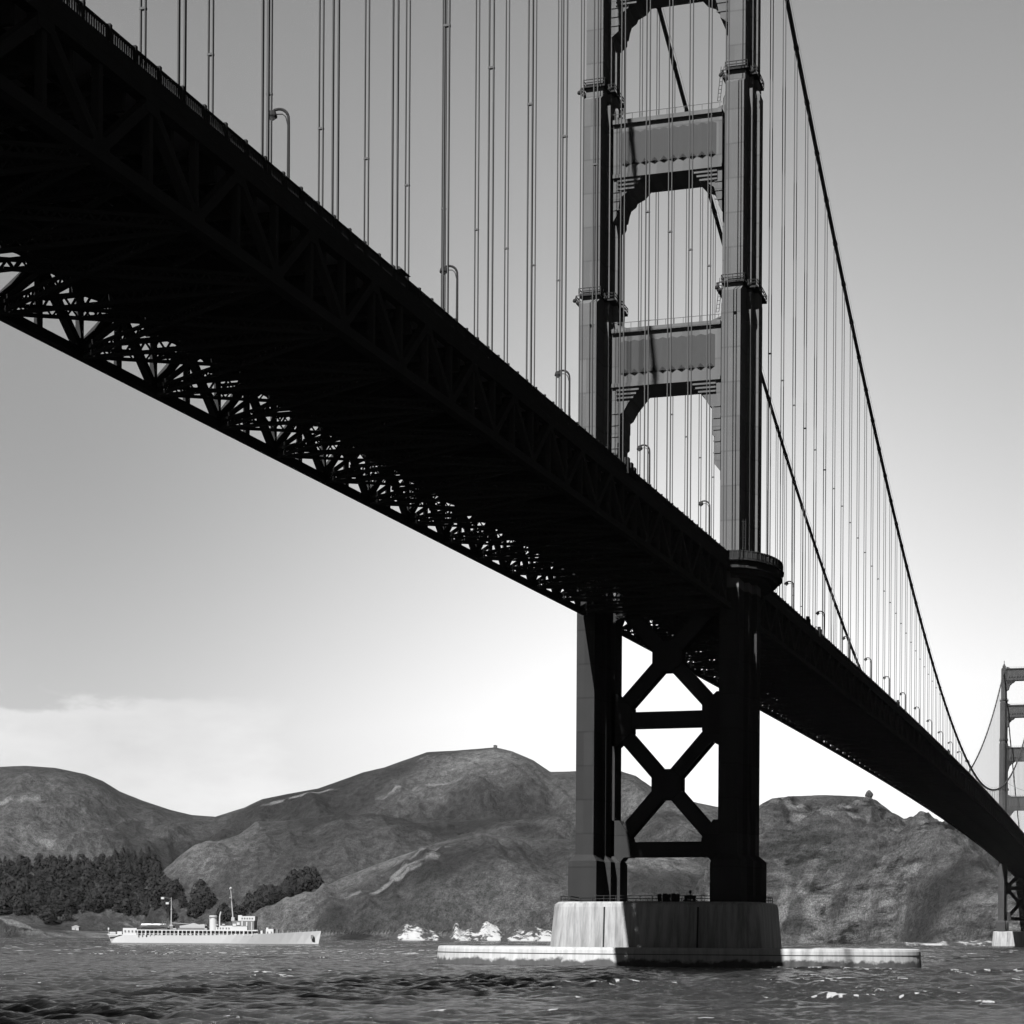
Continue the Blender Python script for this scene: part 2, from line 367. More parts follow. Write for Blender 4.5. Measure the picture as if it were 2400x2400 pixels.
LY['point'] = layer([(520, 2198, 2450), (600, 2140, 2450), (640, 2121, 2450), (700, 2100, 2460), (749, 2083, 2470), (800, 2060, 2490), (848, 2040, 2500), (900, 2020, 2520), (960, 1998, 2540), (1055, 1967, 2560), (1180, 1962, 2560),
    (1345, 1968, 2550), (1450, 1985, 2500), (1560, 1995, 2450), (1683, 2030, 2400), (1790, 2090, 2300), (1900, 2198, 2200)], [(520, 2400), (750, 2330), (1000, 2270), (1300, 2230), (1900, 2080)], p=0.58, back=330)
LY['cliff'] = layer([(1560, 2199, 2150), (1640, 2090, 2200), (1700, 1975, 2250), (1760, 1905, 2280), (1784, 1884, 2300), (1810, 1871, 2300), (1850, 1867, 2300), (1900, 1865, 2300), (1950, 1864, 2300), (2000, 1865, 2290), (2025, 1867, 2280), (2042, 1871, 2270), (2070, 1890, 2260),
    (2095, 1907, 2250), (2125, 1923, 2240), (2152, 1925, 2230), (2185, 1937, 2220), (2230, 1949, 2200), (2260, 1958, 2180), (2330, 2000, 2120), (2400, 2030, 2060), (2600, 2060, 2000), (3000, 2080, 2000)],
    [(1560, 2120), (1784, 2060), (1900, 2020), (2100, 1900), (2200, 1800), (2300, 1740), (2380, 1700), (2600, 1690), (3000, 1690)], p=0.62, back=500)
LY['beach'] = layer([(-700, 2180, 2700), (0, 2160, 2650), (60, 2168, 2600), (120, 2178, 2600), (250, 2183, 2640), (300, 2180, 2640), (500, 2186, 2640), (600, 2195, 2640)], [(-700, 2440), (0, 2440), (100, 2470), (600, 2500)], p=0.5, back=300)
LY['bluff'] = layer([(-700, 2130, 2500), (-100, 2140, 2470), (0, 2152, 2470), (50, 2163, 2470), (90, 2178, 2470), (115, 2192, 2480), (140, 2199, 2490)], [(-700, 2400), (0, 2410), (140, 2450)], p=0.45, back=200)
def hill_height(u, D, detail=True):
    H = np.full_like(u, -6.0); which = np.zeros_like(u, dtype=int)
    X = CAM[0] + D * (FW[0] + RT[0] * u); Y = CAM[1] + D * (FW[1] + RT[1] * u)
    for k, (nm, l) in enumerate(LY.items()):
        zc = np.interp(u, l['u'], l['z'], left=-40, right=-40); Dc = np.interp(u, l['u'], l['D']); Ds = np.interp(u, l['su'], l['sD'])
        if nm in ('left_hill', 'bluff', 'beach'): pass
        t = np.clip((D - Ds) / (Dc - Ds), 0, 1)
        g = np.sin(t * math.pi / 2) ** l['p'] if nm not in ('left_hill', 'summit') else (t ** 1.05 * 0.35 + 0.65 * np.sin(t * math.pi / 2) ** 1.3)
        tb = np.clip((D - Dc) / l['back'], 0, 1)
        g = g * (1 - np.exp(-t / 0.05))
        z = np.where(D < Dc, zc * g, zc * (1 - 0.9 * tb ** 1.5))
        z = np.where(D < Ds, -6, z)
        w = (4 * t * (1 - t)) ** 1.15 * (1 - smooth(.75, 1.0, t) * .6)                          # relief lives on the slopes, the crest stays as surveyed
        if detail:
            if nm == 'cliff':
                a = X * 0.8 + (Y) * 0.15 + z * 1.1; b = -X * 0.5 + z * 0.9
                rg = fbm(a / 150, b / 26, 5, 21, True, 0.58); r2 = fbm(X / 60 + 9, z / 45 + Y / 200, 5, 8, False, 0.6)
                r3 = fbm((X * .8 + z * 1.0) / 34, (-X * .5 + z * .9 + Y * .3) / 11, 4, 55, True, .6)
                z = z + w * ((rg - 0.6) * 44 + (r2 - 0.5) * 46 + (r3 - .6) * 8) + (r2 - 0.5) * 2.0 * (t > 0)
            else:
                a = u * D; rg = fbm(a / 120 + z / 190, z / 300 + D / 420, 4, 31 + k * 7, True, 0.5)
                r2 = fbm(X / 70, Y / 70, 5, 5 + k, False, 0.55)
                amp = {'left_hill': 40, 'summit': 58, 'spur': 34, 'point': 40, 'beach': 3, 'bluff': 8}[nm]
                z = z + w * ((rg - 0.62) * amp * 1.25 + (r2 - 0.5) * amp * 0.6) + (r2 - 0.5) * 2.0 * (t > 0)
        sel = z > H; which = np.where(sel, k, which); H = np.where(sel, z, H)
    return X, Y, H, which
def hill_material():
    m = bpy.data.materials.new('hillside'); m.use_nodes = True; t = m.node_tree; t.nodes.clear()
    out = N(t, 'ShaderNodeOutputMaterial'); p = N(t, 'ShaderNodeBsdfPrincipled'); L(t, p.outputs[0], out.inputs[0])
    p.inputs['Roughness'].default_value = 0.95; p.inputs['Specular IOR Level'].default_value = 0.05
    g = N(t, 'ShaderNodeNewGeometry')
    def noise(sc, det, r, scale=(1, 1, 1)):
        mp_ = N(t, 'ShaderNodeMapping'); mp_.inputs['Scale'].default_value = scale; L(t, g.outputs['Position'], mp_.inputs[0])
        n = N(t, 'ShaderNodeTexNoise'); n.inputs['Scale'].default_value = sc; n.inputs['Detail'].default_value = det; n.inputs['Roughness'].default_value = r
        L(t, mp_.outputs[0], n.inputs['Vector']); return n.outputs[0]
    def at(nm):
        a = N(t, 'ShaderNodeAttribute'); a.attribute_name = nm; return a.outputs['Fac']
    big = noise(0.006, 7, 0.62); fine = noise(0.05, 8, 0.72); tiny = noise(0.25, 5, 0.7)
    f = mth(t, 'ADD', mth(t, 'MULTIPLY', big, 0.55), mth(t, 'MULTIPLY', fine, 0.45))
    r = N(t, 'ShaderNodeMapRange'); L(t, f, r.inputs[0]); r.inputs[1].default_value = 0.38; r.inputs[2].default_value = 0.62
    grass = mth(t, 'ADD', 0.011, mth(t, 'MULTIPLY', r.outputs[0], 0.017))
    spk = N(t, 'ShaderNodeMapRange'); L(t, noise(0.11, 6, 0.75, (1, 1, .6)), spk.inputs[0]); spk.inputs[1].default_value = 0.40; spk.inputs[2].default_value = 0.60; spk.inputs[3].default_value = 0.60; spk.inputs[4].default_value = 1.28
    grass = mth(t, 'MULTIPLY', grass, mth(t, 'ADD', 1.0, at('dry')))
    grass = mth(t, 'MULTIPLY', grass, mth(t, 'MULTIPLY', spk.outputs[0], mth(t, 'ADD', 0.5, mth(t, 'MULTIPLY', tiny, 0.9))))
    scrub = mth(t, 'MULTIPLY', 0.0085, mth(t, 'MULTIPLY', spk.outputs[0], mth(t, 'ADD', 0.5, mth(t, 'MULTIPLY', tiny, 1.0))))
    mr_ = N(t, 'ShaderNodeMapping'); mr_.inputs['Rotation'].default_value = (0, math.radians(-38), 0); mr_.inputs['Scale'].default_value = (.35, .6, 1.5); L(t, g.outputs['Position'], mr_.inputs[0])
    sn = N(t, 'ShaderNodeTexNoise'); sn.inputs['Scale'].default_value = 0.045; sn.inputs['Detail'].default_value = 9; sn.inputs['Roughness'].default_value = 0.72; sn.inputs['Distortion'].default_value = 0.3; L(t, mr_.outputs[0], sn.inputs['Vector'])
    sr = N(t, 'ShaderNodeMapRange'); L(t, sn.outputs[0], sr.inputs[0]); sr.inputs[1].default_value = 0.40; sr.inputs[2].default_value = 0.62; sr.inputs[3].default_value = 0.0; sr.inputs[4].default_value = 1.0
    rock = mth(t, 'ADD', 0.005, mth(t, 'MULTIPLY', mth(t, 'MULTIPLY', sr.outputs[0], mth(t, 'ADD', 0.35, mth(t, 'MULTIPLY', tiny, 1.1))), 0.075))
    def mixf(a, b, fac):
        n = N(t, 'ShaderNodeMix', data_type='FLOAT'); L(t, fac, n.inputs[0]); L(t, a, n.inputs[2]); L(t, b, n.inputs[3]); return n.outputs[0]
    c = mixf(grass, scrub, at('scrub')); c = mixf(c, rock, at('rock'))
    pale = mth(t, 'ADD', 0.02, mth(t, 'MULTIPLY', mth(t, 'POWER', tiny, 1.5), 0.12))
    bm_ = N(t, 'ShaderNodeMapRange'); L(t, mth(t, 'ADD', at('bare'), mth(t, 'MULTIPLY', mth(t, 'SUBTRACT', fine, 0.5), 1.6)), bm_.inputs[0]); bm_.inputs[1].default_value = 0.30; bm_.inputs[2].default_value = 0.75; bm_.inputs[4].default_value = 0.85
    c = mixf(c, pale, bm_.outputs[0])
    gr_ = N(t, 'ShaderNodeMapRange'); L(t, noise(0.55, 4, 0.8), gr_.inputs[0]); gr_.inputs[1].default_value = 0.38; gr_.inputs[2].default_value = 0.62; gr_.inputs[3].default_value = 0.5; gr_.inputs[4].default_value = 1.5
    c = mth(t, 'MULTIPLY', mth(t, 'MULTIPLY', c, gr_.outputs[0]), 0.82)
    cc = N(t, 'ShaderNodeCombineColor')
    for i in range(3): L(t, c, cc.inputs[i])
    L(t, cc.outputs[0], p.inputs['Base Color'])
    b = N(t, 'ShaderNodeBump'); b.inputs['Strength'].default_value = 1.0; b.inputs['Distance'].default_value = 8.0
    L(t, mth(t, 'ADD', mth(t, 'ADD', fine, mth(t, 'MULTIPLY', tiny, 0.25)), mth(t, 'MULTIPLY', mth(t, 'MULTIPLY', sn.outputs[0], at('rock')), 1.6)), b.inputs['Height']); L(t, b.outputs[0], p.inputs['Normal'])
    return m
M_hill = hill_material()
def spot(X, Y, px, py, D, sx, sy):
    """soft oval patch of ground round one surveyed spot"""
    u, z = wpt(px, py, D); x0 = CAM[0] + D * (FW[0] + RT[0] * u); y0 = CAM[1] + D * (FW[1] + RT[1] * u)
    a = (X - x0) * RT[0] + (Y - y0) * RT[1]; b = (X - x0) * FW[0] + (Y - y0) * FW[1]
    return np.exp(-((a / sx) ** 2 + (b / sy) ** 2))
def make_hills():
    u = np.linspace(-0.40, 0.42, 980)
    D = np.concatenate([np.arange(1660, 2040, 3.6), np.arange(2040, 2480, 1.9), np.arange(2480, 3300, 4.2), np.linspace(3310, 4400, 40)])
    DD, UU = np.meshgrid(D, u, indexing='ij')
    X, Y, H, W = hill_height(UU, DD)
    names = list(LY.keys()); cliff = (W == names.index('cliff')).astype(float)
    n1 = fbm(X / 190, Y / 190, 4, 60); n2 = fbm(X / 45, Y / 45, 4, 70)
    gy, gx = np.gradient(H); slope = np.abs(gy) / np.gradient(D)[:, None]
    scrub = np.clip(smooth(0.50, 0.62, n1 * 0.7 + n2 * 0.3), 0, 1)
    scrub = np.maximum(scrub, 0.75 * (W == names.index('summit')) * smooth(0.40, 0.56, n1))
    rock = np.clip(cliff * (0.25 + 0.75 * smooth(0.42, 0.6, n2)), 0, 1)
    rock = np.maximum(rock, (H < 9) * smooth(0.3, 0.5, n2) * 0.8)
    bare = np.zeros_like(X)
    # cuts and tracks high on the hills, and bare outcrops lower down
    for px, py, Dp, sx, sy, a in [(560, 1912, 3150, 40, 20, .6), (620, 1913, 3150, 60, 20, .5), (700, 1912, 3100, 55, 18, .9), (748, 1912, 3100, 22, 16, 1.0), (735, 1898, 3110, 18, 20, .6), (910, 1914, 2990, 20, 16, 1), (960, 1915, 2990, 45, 16, .8), (1020, 1917, 2990, 45, 16, .7),
                              (40, 1850, 2980, 100, 22, .45), (140, 1866, 2960, 80, 18, .4), (230, 1880, 2940, 60, 14, .3), (975, 1795, 3100, 60, 25, .45),
                              (975, 2001, 2500, 22, 25, 1.0), (1000, 2030, 2440, 60, 30, .5), (900, 2090, 2380, 60, 18, .6), (960, 2070, 2400, 60, 25, .55), (1100, 1990, 2540, 60, 25, .35), (1140, 1975, 2550, 50, 20, .4),
                              (290, 2150, 2640, 60, 20, .75), (230, 2146, 2650, 40, 20, .5), (30, 2182, 2440, 60, 30, .7), (105, 1940, 2850, 20, 18, .5), (600, 1965, 2860, 50, 60, .25), (420, 2060, 2690, 60, 50, .3), (480, 2075, 2650, 60, 50, .3),
                              (1560, 2070, 2380, 40, 25, .8), (1590, 2050, 2400, 25, 25, .9), (1860, 2140, 2060, 35, 30, .5), (2010, 1960, 2250, 45, 30, .4), (2040, 1990, 2220, 40, 30, .35), (2030, 2160, 2000, 30, 40, .35)]:
        bare = np.maximum(bare, a * spot(X, Y, px, py, Dp, sx * .9, sy * .55) * smooth(0.35, 0.62, n2 * 0.6 + 0.4 * fbm(X / 14, Y / 14, 3, 12)) * 1.6)
    bare = np.clip(bare, 0, 1)
    # dark, shrubby hollow at the right foot of the cliff
    scrub = np.maximum(scrub, 0.95 * spot(X, Y, 2215, 2180, 1850, 65, 45)); rock = rock * (1 - 0.9 * spot(X, Y, 2215, 2180, 1850, 70, 50))
    # dry pale grass on the open spurs, thick dark brush in the hollows
    dry = np.zeros_like(X); wet = np.zeros_like(X)
    for px, py, Dp, sx, sy, a in [(470, 2040, 2720, 75, 70, 1.5), (560, 2000, 2800, 60, 60, .9), (700, 2150, 2400, 90, 50, .9), (800, 2100, 2430, 90, 50, 1.0), (900, 2050, 2480, 90, 50, 1.1), (1000, 2010, 2500, 80, 50, 1.0), (1150, 1830, 3040, 110, 120, .9),
                              (1050, 1880, 2960, 80, 60, .6), (130, 1930, 2950, 120, 120, .8), (60, 1960, 2850, 100, 90, .8), (330, 1960, 2950, 90, 70, .3), (1500, 1880, 2750, 90, 60, 1.0), (1560, 2080, 2350, 70, 60, 1.2), (1640, 1960, 2500, 60, 50, .8), (640, 1960, 2850, 50, 30, .6), (1250, 2150, 2280, 80, 40, .4)]:
        dry = np.maximum(dry, a * spot(X, Y, px, py, Dp, sx, sy))
    for px, py, Dp, sx, sy, a in [(930, 1850, 3080, 60, 60, .9), (850, 1880, 3030, 35, 60, .9), (1020, 1800, 3110, 60, 50, .7), (1250, 1940, 2700, 100, 40, .9), (640, 2010, 2800, 50, 60, .7), (720, 2000, 2700, 60, 60, .7), (1240, 2060, 2420, 90, 60, .6), (780, 1900, 3000, 60, 25, .5)]:
        wet = np.maximum(wet, a * spot(X, Y, px, py, Dp, sx, sy))
    scrub = np.clip(np.maximum(scrub * (1 - np.clip(dry, 0, 1) * .85), wet), 0, 1)
    o = grid_mesh('hills', X, Y, H, M_hill, {'dry': dry * (.6 + .8 * n2), 'scrub': scrub, 'rock': rock, 'bare': bare}, flip=False)
    tag(o, kind='structure')
    return o
hills = make_hills()

# ------------------------------------------------------------------ bridge profile
TC = 0.35                      # the bridge axis
HS = 13.716
SPAN = 1280.2
def zb(y):
    """underside of the stiffening truss"""
    if y < 0: return 66.2 + 0.0235 * y
    if y <= SPAN: return 71.7 - 5.5 * ((y - 640.1) / 640.1) ** 2
    return 66.2 - 0.0235 * (y - SPAN)
ZTOP = 225.9
def cable_z(y):
    if 0 <= y <= SPAN: return 83.2 + 142.0 * abs(1 - y / 640.1) ** 1.9
    d = -y if y < 0 else y - SPAN
    s = min(d / 343.0, 1.0)
    return 225.2 + (74.5 - 225.2) * s - 4 * 10.3 * s * (1 - s)
def leg_x(side): return TC + side * HS
def cross(hx, hy):
    """stepped (cruciform) outline from nested half-sizes, widest-across last"""
    pts = []
    n = len(hx)
    q = []
    for i in range(n):
        q.append((hx[i], hy[i]))
        if i < n - 1: q.append((hx[i], hy[i + 1]))
    right = [(x, -y) for x, y in q]                     # from south face going round to the east
    up = [(x, y) for x, y in q[::-1]]
    left = [(-x, y) for x, y in q]; dn = [(-x, -y) for x, y in q[::-1]]
    return right + up + left + dn
SECT = [  # z0, z1, hx, hy
    (11.9, 19.6, (2.75, 3.9, 4.95), (12.0, 5.7, 2.6)),
    (20.8, 70.0, (1.75, 2.65, 3.6), (10.5, 5.0, 1.9)),
    (70.0, 125.0, (1.75, 2.65, 3.6), (10.5, 5.0, 1.9)),
    (126.2, 164.4, (1.75, 2.6, 3.5), (8.5, 4.4, 1.7)),
    (165.6, 198.0, (1.7, 2.4, 3.0), (6.4, 3.0, 1.3)),
    (199.2, 226.0, (1.5, 2.0, 2.3), (5.0, 2.1, 0.9))]
def make_leg(side, y0, parent, label=None):
    b = MB(); X = leg_x(side); rings = []
    for z0, z1, hx, hy in SECT:
        c = cross(hx, hy)
        rings.append([(X + x, y0 + y, z0) for x, y in c]); rings.append([(X + x, y0 + y, z1) for x, y in c])
    b.loft(rings)
    # shallow plate bands along the leg (flange lines)
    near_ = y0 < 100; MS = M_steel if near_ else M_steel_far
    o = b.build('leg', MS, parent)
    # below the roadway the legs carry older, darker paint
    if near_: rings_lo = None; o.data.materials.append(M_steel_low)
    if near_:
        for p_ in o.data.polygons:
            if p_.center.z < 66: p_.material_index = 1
    if label: o['label'] = label
    # finial and saddle housing
    f = MB(); f.box(X - 1.2, X + 1.2, y0 - 3, y0 + 3, 226.0, 228.2); f.bar((X, y0, 228.2), (X, y0, 232.5), 0.5)
    f.box(X - 0.7, X + 0.7, y0 - 0.7, y0 + 0.7, 228.2, 229.6)
    f.build('cable_saddle', MS, o)
    # collar catwalks with railings and corner lights
    for z, hx, hy in ((127.2, 2.55, 9.4), (167.6, 2.5, 7.3), (199.9, 2.3, 5.9)):
        k = MB(); r = (hx + 1.1, hy + 1.0)
        sx = hx + 0.0; e = 3.35 + 0.7 if z < 160 else 2.75 + 0.7
        c = cross((hx - .4, e - .2), (hy - .2, 5.2 if z < 160 else 3.9))
        k.prism([(X + x, y0 + y) for x, y in c], z - 0.35, z)
        for h in (0.55, 1.1):
            for i in range(len(c)):
                a = c[i]; d = c[(i + 1) % len(c)]
                k.bar((X + a[0], y0 + a[1], z + h), (X + d[0], y0 + d[1], z + h), 0.12)
        for i in range(len(c)):
            a = c[i]; d = c[(i + 1) % len(c)]; n = max(1, int(math.hypot(a[0] - d[0], a[1] - d[1]) / 1.6))
            for j in range(n):
                x = a[0] + (d[0] - a[0]) * j / n; y = a[1] + (d[1] - a[1]) * j / n
                k.bar((X + x, y0 + y, z), (X + x, y0 + y, z + 1.1), 0.1)
        ct = k.build('catwalk', M_dark, o)
        for sx in (-1, 1):
            l = MB(); l.sphere((X + sx * (hx + 0.5), y0 - hy + 0.6, z - 1.0), 0.4); l.bar((X + sx * (hx + 0.5), y0 - hy + 0.6, z - 1.1), (X + sx * (hx + 0.2), y0 - hy + 0.8, z), 0.2)
            l.build('beacon', M_dark, o)
    return o
def portal(T, LB, drop, y0, inner, parent, hy=4.15, bracket=True, wide=4.9):
    """deep portal strut: T top ledge height, LB bottom, brackets reaching 'drop' below"""
    b = MB(); X0, X1 = TC - inner, TC + inner
    b.box(X0, X1, y0 - hy, y0 + hy, LB, T)
    b.box(X0 + .003, X1 - .003, y0 - hy - 0.65, y0 + hy + 0.65, T - 0.55, T + 0.25)
    b.box(X0 + .003, X1 - .003, y0 - hy - 0.45, y0 + hy + 0.45, LB - 0.25, LB + 0.45)
    # sills on top next to the legs with a light handrail
    for s in (-1, 1):
        xe = TC + s * inner
        b.slabxz([(xe, T + 0.253), (xe, T + 2.0), (xe - s * 2.4, T + 1.1), (xe - s * 3.6, T + 0.253)], y0 - 2, y0 + 2)
    for y in (y0 - hy - 0.5, y0 + hy + 0.5):
        b.bar((X0, y, T + 1.35), (X1, y, T + 1.35), 0.09)
        for i in range(13): x = X0 + 0.4 + (X1 - X0 - 0.8) * i / 12; b.bar((x, y, T + 0.2), (x, y, T + 1.35), 0.09)
    o = b.build('portal_strut', M_steel if y0 < 100 else M_steel_far, parent)
    # recessed fluted panel with toothed lower edge
    pz0, pz1 = LB + 2.3, T - 2.1
    xa, xb = TC - inner + 1.6, TC + inner - 1.1
    for s in (-1, 1):
        p = MB(); yf = y0 + s * (hy + 0.012)
        n = 10; w = (xb - xa) / n
        # frame of the panel stands proud so that the panel reads as a recess
        rows = []
        for i in range(n):
            c0 = xa + i * w; c1 = c0 + w; cm = (c0 + c1) / 2
            # flutes: shallow V in plan
            p.add([(c0, yf, pz0), (cm, yf + s * 0.16, pz0 + 0.0), (c1, yf, pz0), (c0, yf, pz1 - 0.14), (cm, yf + s * 0.16, pz1 + 0.14), (c1, yf, pz1 - 0.14)],
                  [(0, 1, 4, 3), (1, 2, 5, 4)])
        p.build('panel', M_steel2, o, fixn=False)
        d = MB()
        for i in range(n):
            c0 = xa + i * w; c1 = c0 + w; cm = (c0 + c1) / 2
            yy = yf + s * 0.2
            d.add([(c0 + .12, yf + s * .03, pz0), (c1 - .12, yf + s * .03, pz0), (cm, yf + s * .03 + s * .16, pz0 + 0.85), (cm, yf + s * 0.55, pz0 + 0.0)], [(0, 3, 2), (3, 1, 2), (0, 1, 3)])
        d.build('tooth_moulding', M_dark, o, fixn=False)
    if bracket:
        for s in (-1, 1):
            k = MB(); z = LB - 0.253; i0 = inner
            if drop > 10:
                prof = [(i0, z), (wide, z), (wide + 1.4, z - 1.7), (wide + 2.0, z - 2.4), (7.4, z - 3.0), (8.3, z - 4.6), (8.9, z - 5.0), (8.9, z - 7.1), (9.0, z - 7.3), (9.0, z - 10.2), (9.45, z - 10.6), (9.45, z - 15.8), (i0, z - 17.2)]
                lines = [z - 5.0 - 2.2 * j for j in range(5)]
            else:
                prof = [(i0, z), (wide, z), (wide + 1.2, z - 1.4), (7.7, z - 2.1), (8.0, z - 2.8), (9.0, z - 3.5), (9.3, z - 4.4), (9.6, z - 5.9), (9.9, z - 6.0), (9.9, z - 7.0), (i0, z - 8.1)]
                lines = [z - 2.6 - 1.7 * j for j in range(3)]
            k.slabxz([(TC + s * a, c) for a, c in prof][::s], y0 - hy + 0.1, y0 + hy - 0.1)
            # horizontal fillets fanning out under the strut and bands down the bracket
            for j in range(3): k.box(*sorted((TC + s * (wide + 0.3 + j * 0.55), TC + s * (i0 - 0.9 + 0.0 * j))), y0 - hy - 0.28, y0 - hy + 0.1, z - 0.75 - j * 0.75, z - 0.42 - j * 0.75)
            for zz in lines: k.box(*sorted((TC + s * 9.2, TC + s * (i0 - .01))), y0 - hy - 0.05, y0 - hy + 0.1, zz, zz + 0.22)
            k.build('corner_bracket', M_steel if y0 < 100 else M_steel_far, o)
    return o
def brace_x(y0, parent):
    # strut bars and X bars below the deck, with gusset plates at the joints
    for zc_, h in ((22.1, 2.9), (47.0, 3.0)):
        b = MB(); b.box(TC - 11.0, TC + 11.0, y0 - 1.6, y0 + 1.6, zc_ - h / 2, zc_ + h / 2)
        o = b.build('cross_strut', M_dark, parent)
    for zl, zh in ((22.1, 47.0), (47.0, 71.0)):
        b = MB(); zm = (zl + zh) / 2
        for s in (-1, 1):
            b.bar((TC - s * 10.4, y0, zl + 1.2), (TC + s * 10.4, y0, zh - 1.2), 3.1 if s > 0 else 3.09, 3.0 if s > 0 else 3.01, up=(0, 0, 1)) if False else None
            a = Vector((TC - s * 10.6, y0, zl + 0.4)); c = Vector((TC + s * 10.6, y0, zh - 0.4)); d = (c - a).normalized(); nrm = Vector((-d.z, 0, d.x)) * 1.38
            hy = 1.45 if s > 0 else 1.43
            b.slabxz([((a + nrm).x, (a + nrm).z), ((c + nrm).x, (c + nrm).z), ((c - nrm).x, (c - nrm).z), ((a - nrm).x, (a - nrm).z)], y0 - hy, y0 + hy)
        o = b.build('cross_brace', M_dark, parent)
        g = MB(); r = 2.9; q = 0.95
        g.slabxz([(TC - q, zm + r), (TC + q, zm + r), (TC + r, zm + q + .3), (TC + r, zm - q - .3), (TC + q, zm - r), (TC - q, zm - r), (TC - r, zm - q - .3), (TC - r, zm + q + .3)], y0 - 1.75, y0 + 1.75)
        g.build('gusset', M_dark, o)
    for z in (22.1, 47.0):
        for s in (-1, 1):
            g = MB(); ins = 10.2; w = 3.3
            if z < 30: pr = [(ins + .6, z + 5.6), (ins - 1.0, z + 5.6), (ins - w + .5, z + 3.0), (ins - w, z + 1.9), (ins - w, z - 1.5), (ins - w + 1.3, z - 1.5), (ins - .7, z - 3.1), (ins + .6, z - 3.1)]
            else: pr = [(ins + .6, z + 5.0), (ins - .5, z + 5.0), (ins - w, z + 2.4), (ins - w, z - 2.4), (ins - .5, z - 5.0), (ins + .6, z - 5.0)]
            g.slabxz([(TC + s * a, c) for a, c in pr][::s], y0 - 1.9, y0 + 1.9)
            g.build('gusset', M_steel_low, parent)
def balcony(side, y0, parent):
    X = leg_x(side); b = MB()
    def half(rx, ry, n=14, x0=0.4):
        return [(X + side * (x0 + rx * math.cos(t)), y0 + ry * math.sin(t)) for t in [(-math.pi / 2 + math.pi * i / n) for i in range(n + 1)]]
    z = zb(y0) + 8.6
    b.prism(half(7.6, 14.0), z - 0.3, z + 0.0)
    b.prism(half(7.3, 13.2), z - 1.6, z - 0.301)
    b.prism(half(6.4, 12.3), z - 2.4, z - 1.601)
    b.prism(half(5.2, 11.4), z - 3.1, z - 2.401)
    pts = half(7.35, 13.6, 28)
    for i in range(len(pts) - 1):
        a, c = pts[i], pts[i + 1]
        for h, w in ((1.35, 0.2), (0.15, 0.14)): b.bar((*a, z + h), (*c, z + h), w)
        for j in range(8):
            x = a[0] + (c[0] - a[0]) * j / 8; y = a[1] + (c[1] - a[1]) * j / 8
            b.bar((x, y, z), (x, y, z + 1.35), 0.09)
        b.bar((*a, z), (*a, z + 1.5), 0.22)
    return b.build('balcony', M_dark, parent)
def make_tower(y0, label, near):
    t = empty('bridge_tower', (0, 0, 0)); tag(t, label, 'bridge tower')
    legs = [make_leg(-1, y0, t), make_leg(1, y0, t)]
    portal(121.2, 110.6, 17, y0, 10.55, t)
    portal(161.1, 150.6, 8, y0, 10.55, t)
    portal(195.6, 186.2, 8, y0, 11.3, t, hy=3.6)
    portal(225.4, 216.2, 8, y0, 11.9, t, hy=3.2)
    brace_x(y0, t)
    for s in (-1, 1): balcony(s, y0, t)
    if near:
        # small lit fittings at roadway level, and the inspection ladders by the upper struts
        for zt in (121.5, 161.4):
            l = MB()
            for dx in (0, 0.55): l.bar((TC + 9.1 - dx + .8, y0 - 3.0, zt + 2.0), (TC + 10.4 - dx + .2, y0 - 3.0, zt + 8.4), 0.09)
            for i in range(9):
                f = i / 9; l.bar((TC + 9.9 + f * .7, y0 - 3.0, zt + 2.0 + f * 6.4), (TC + 9.35 + f * .7, y0 - 3.0, zt + 2.0 + f * 6.4), 0.07)
            l.build('ladder', M_dark, t)
        l = MB()
        for dx in (0, 0.5): l.bar((leg_x(1) + 2.2 + dx, y0 - 9.0, zb(0) + 9.4), (leg_x(1) + 2.2 + dx, y0 - 9.0, zb(0) + 16.5), 0.1)
        for i in range(14): l.bar((leg_x(1) + 2.2, y0 - 9.0, zb(0) + 9.6 + i * .5), (leg_x(1) + 2.7, y0 - 9.0, zb(0) + 9.6 + i * .5), 0.06)
        l.build('ladder', M_dark, t)
    return t
near_tower = make_tower(0.0, 'tall steel bridge tower with lattice X bracing standing on the pier in mid water', True)
far_tower = make_tower(SPAN, 'distant steel bridge tower at the right edge, standing by the foot of the cliff', False)

# ------------------------------------------------------------------ deck
Y0, Y1 = -338.0, 1620.0
deck = empty('bridge_deck'); tag(deck, 'long dark truss-sided bridge deck running overhead from upper left to the right edge', 'bridge deck')
def strip(b, x0, x1, dz0, dz1, ya, yb, step=15.24):
    """box running along the deck profile"""
    n = max(1, int(round((yb - ya) / step))); rings = []
    for i in range(n + 1):
        y = ya + (yb - ya) * i / n; z = zb(y)
        rings.append([(x0, y, z + dz0), (x1, y, z + dz0), (x1, y, z + dz1), (x0, y, z + dz1)])
    b.loft(rings)
segs = [(Y0, -11.0), (-11.0, 11.0), (11.0, SPAN - 11), (SPAN - 11, SPAN + 11), (SPAN + 11, Y1)]
b = MB()
for ya, yb in segs:
    w = 9.7 if abs(ya + yb) < 1 or abs(ya + yb - 2 * SPAN) < 1 else 13.35
    strip(b, TC - w, TC + w, 8.25, 8.55, ya, yb)
b.build('roadway', M_asph, deck)
b = MB()
for ya, yb in segs:
    if yb - ya < 30: continue
    for s in (-1, 1):
        strip(b, TC + s * 10.6 - 1.25, TC + s * 10.6 + 1.25, 8.555, 8.75, ya, yb)
b.build('sidewalk', M_conc, deck)
fl = MB()
for i in range(int((Y1 - Y0) / 7.62)):
    y = Y0 + i * 7.62
    if abs(y) < 11 or abs(y - SPAN) < 11: wd = 9.6
    else: wd = 13.3
    z = zb(y)
    fl.box(TC - wd, TC + wd, y - 0.22, y + 0.22, z + 5.5, z + 8.24)
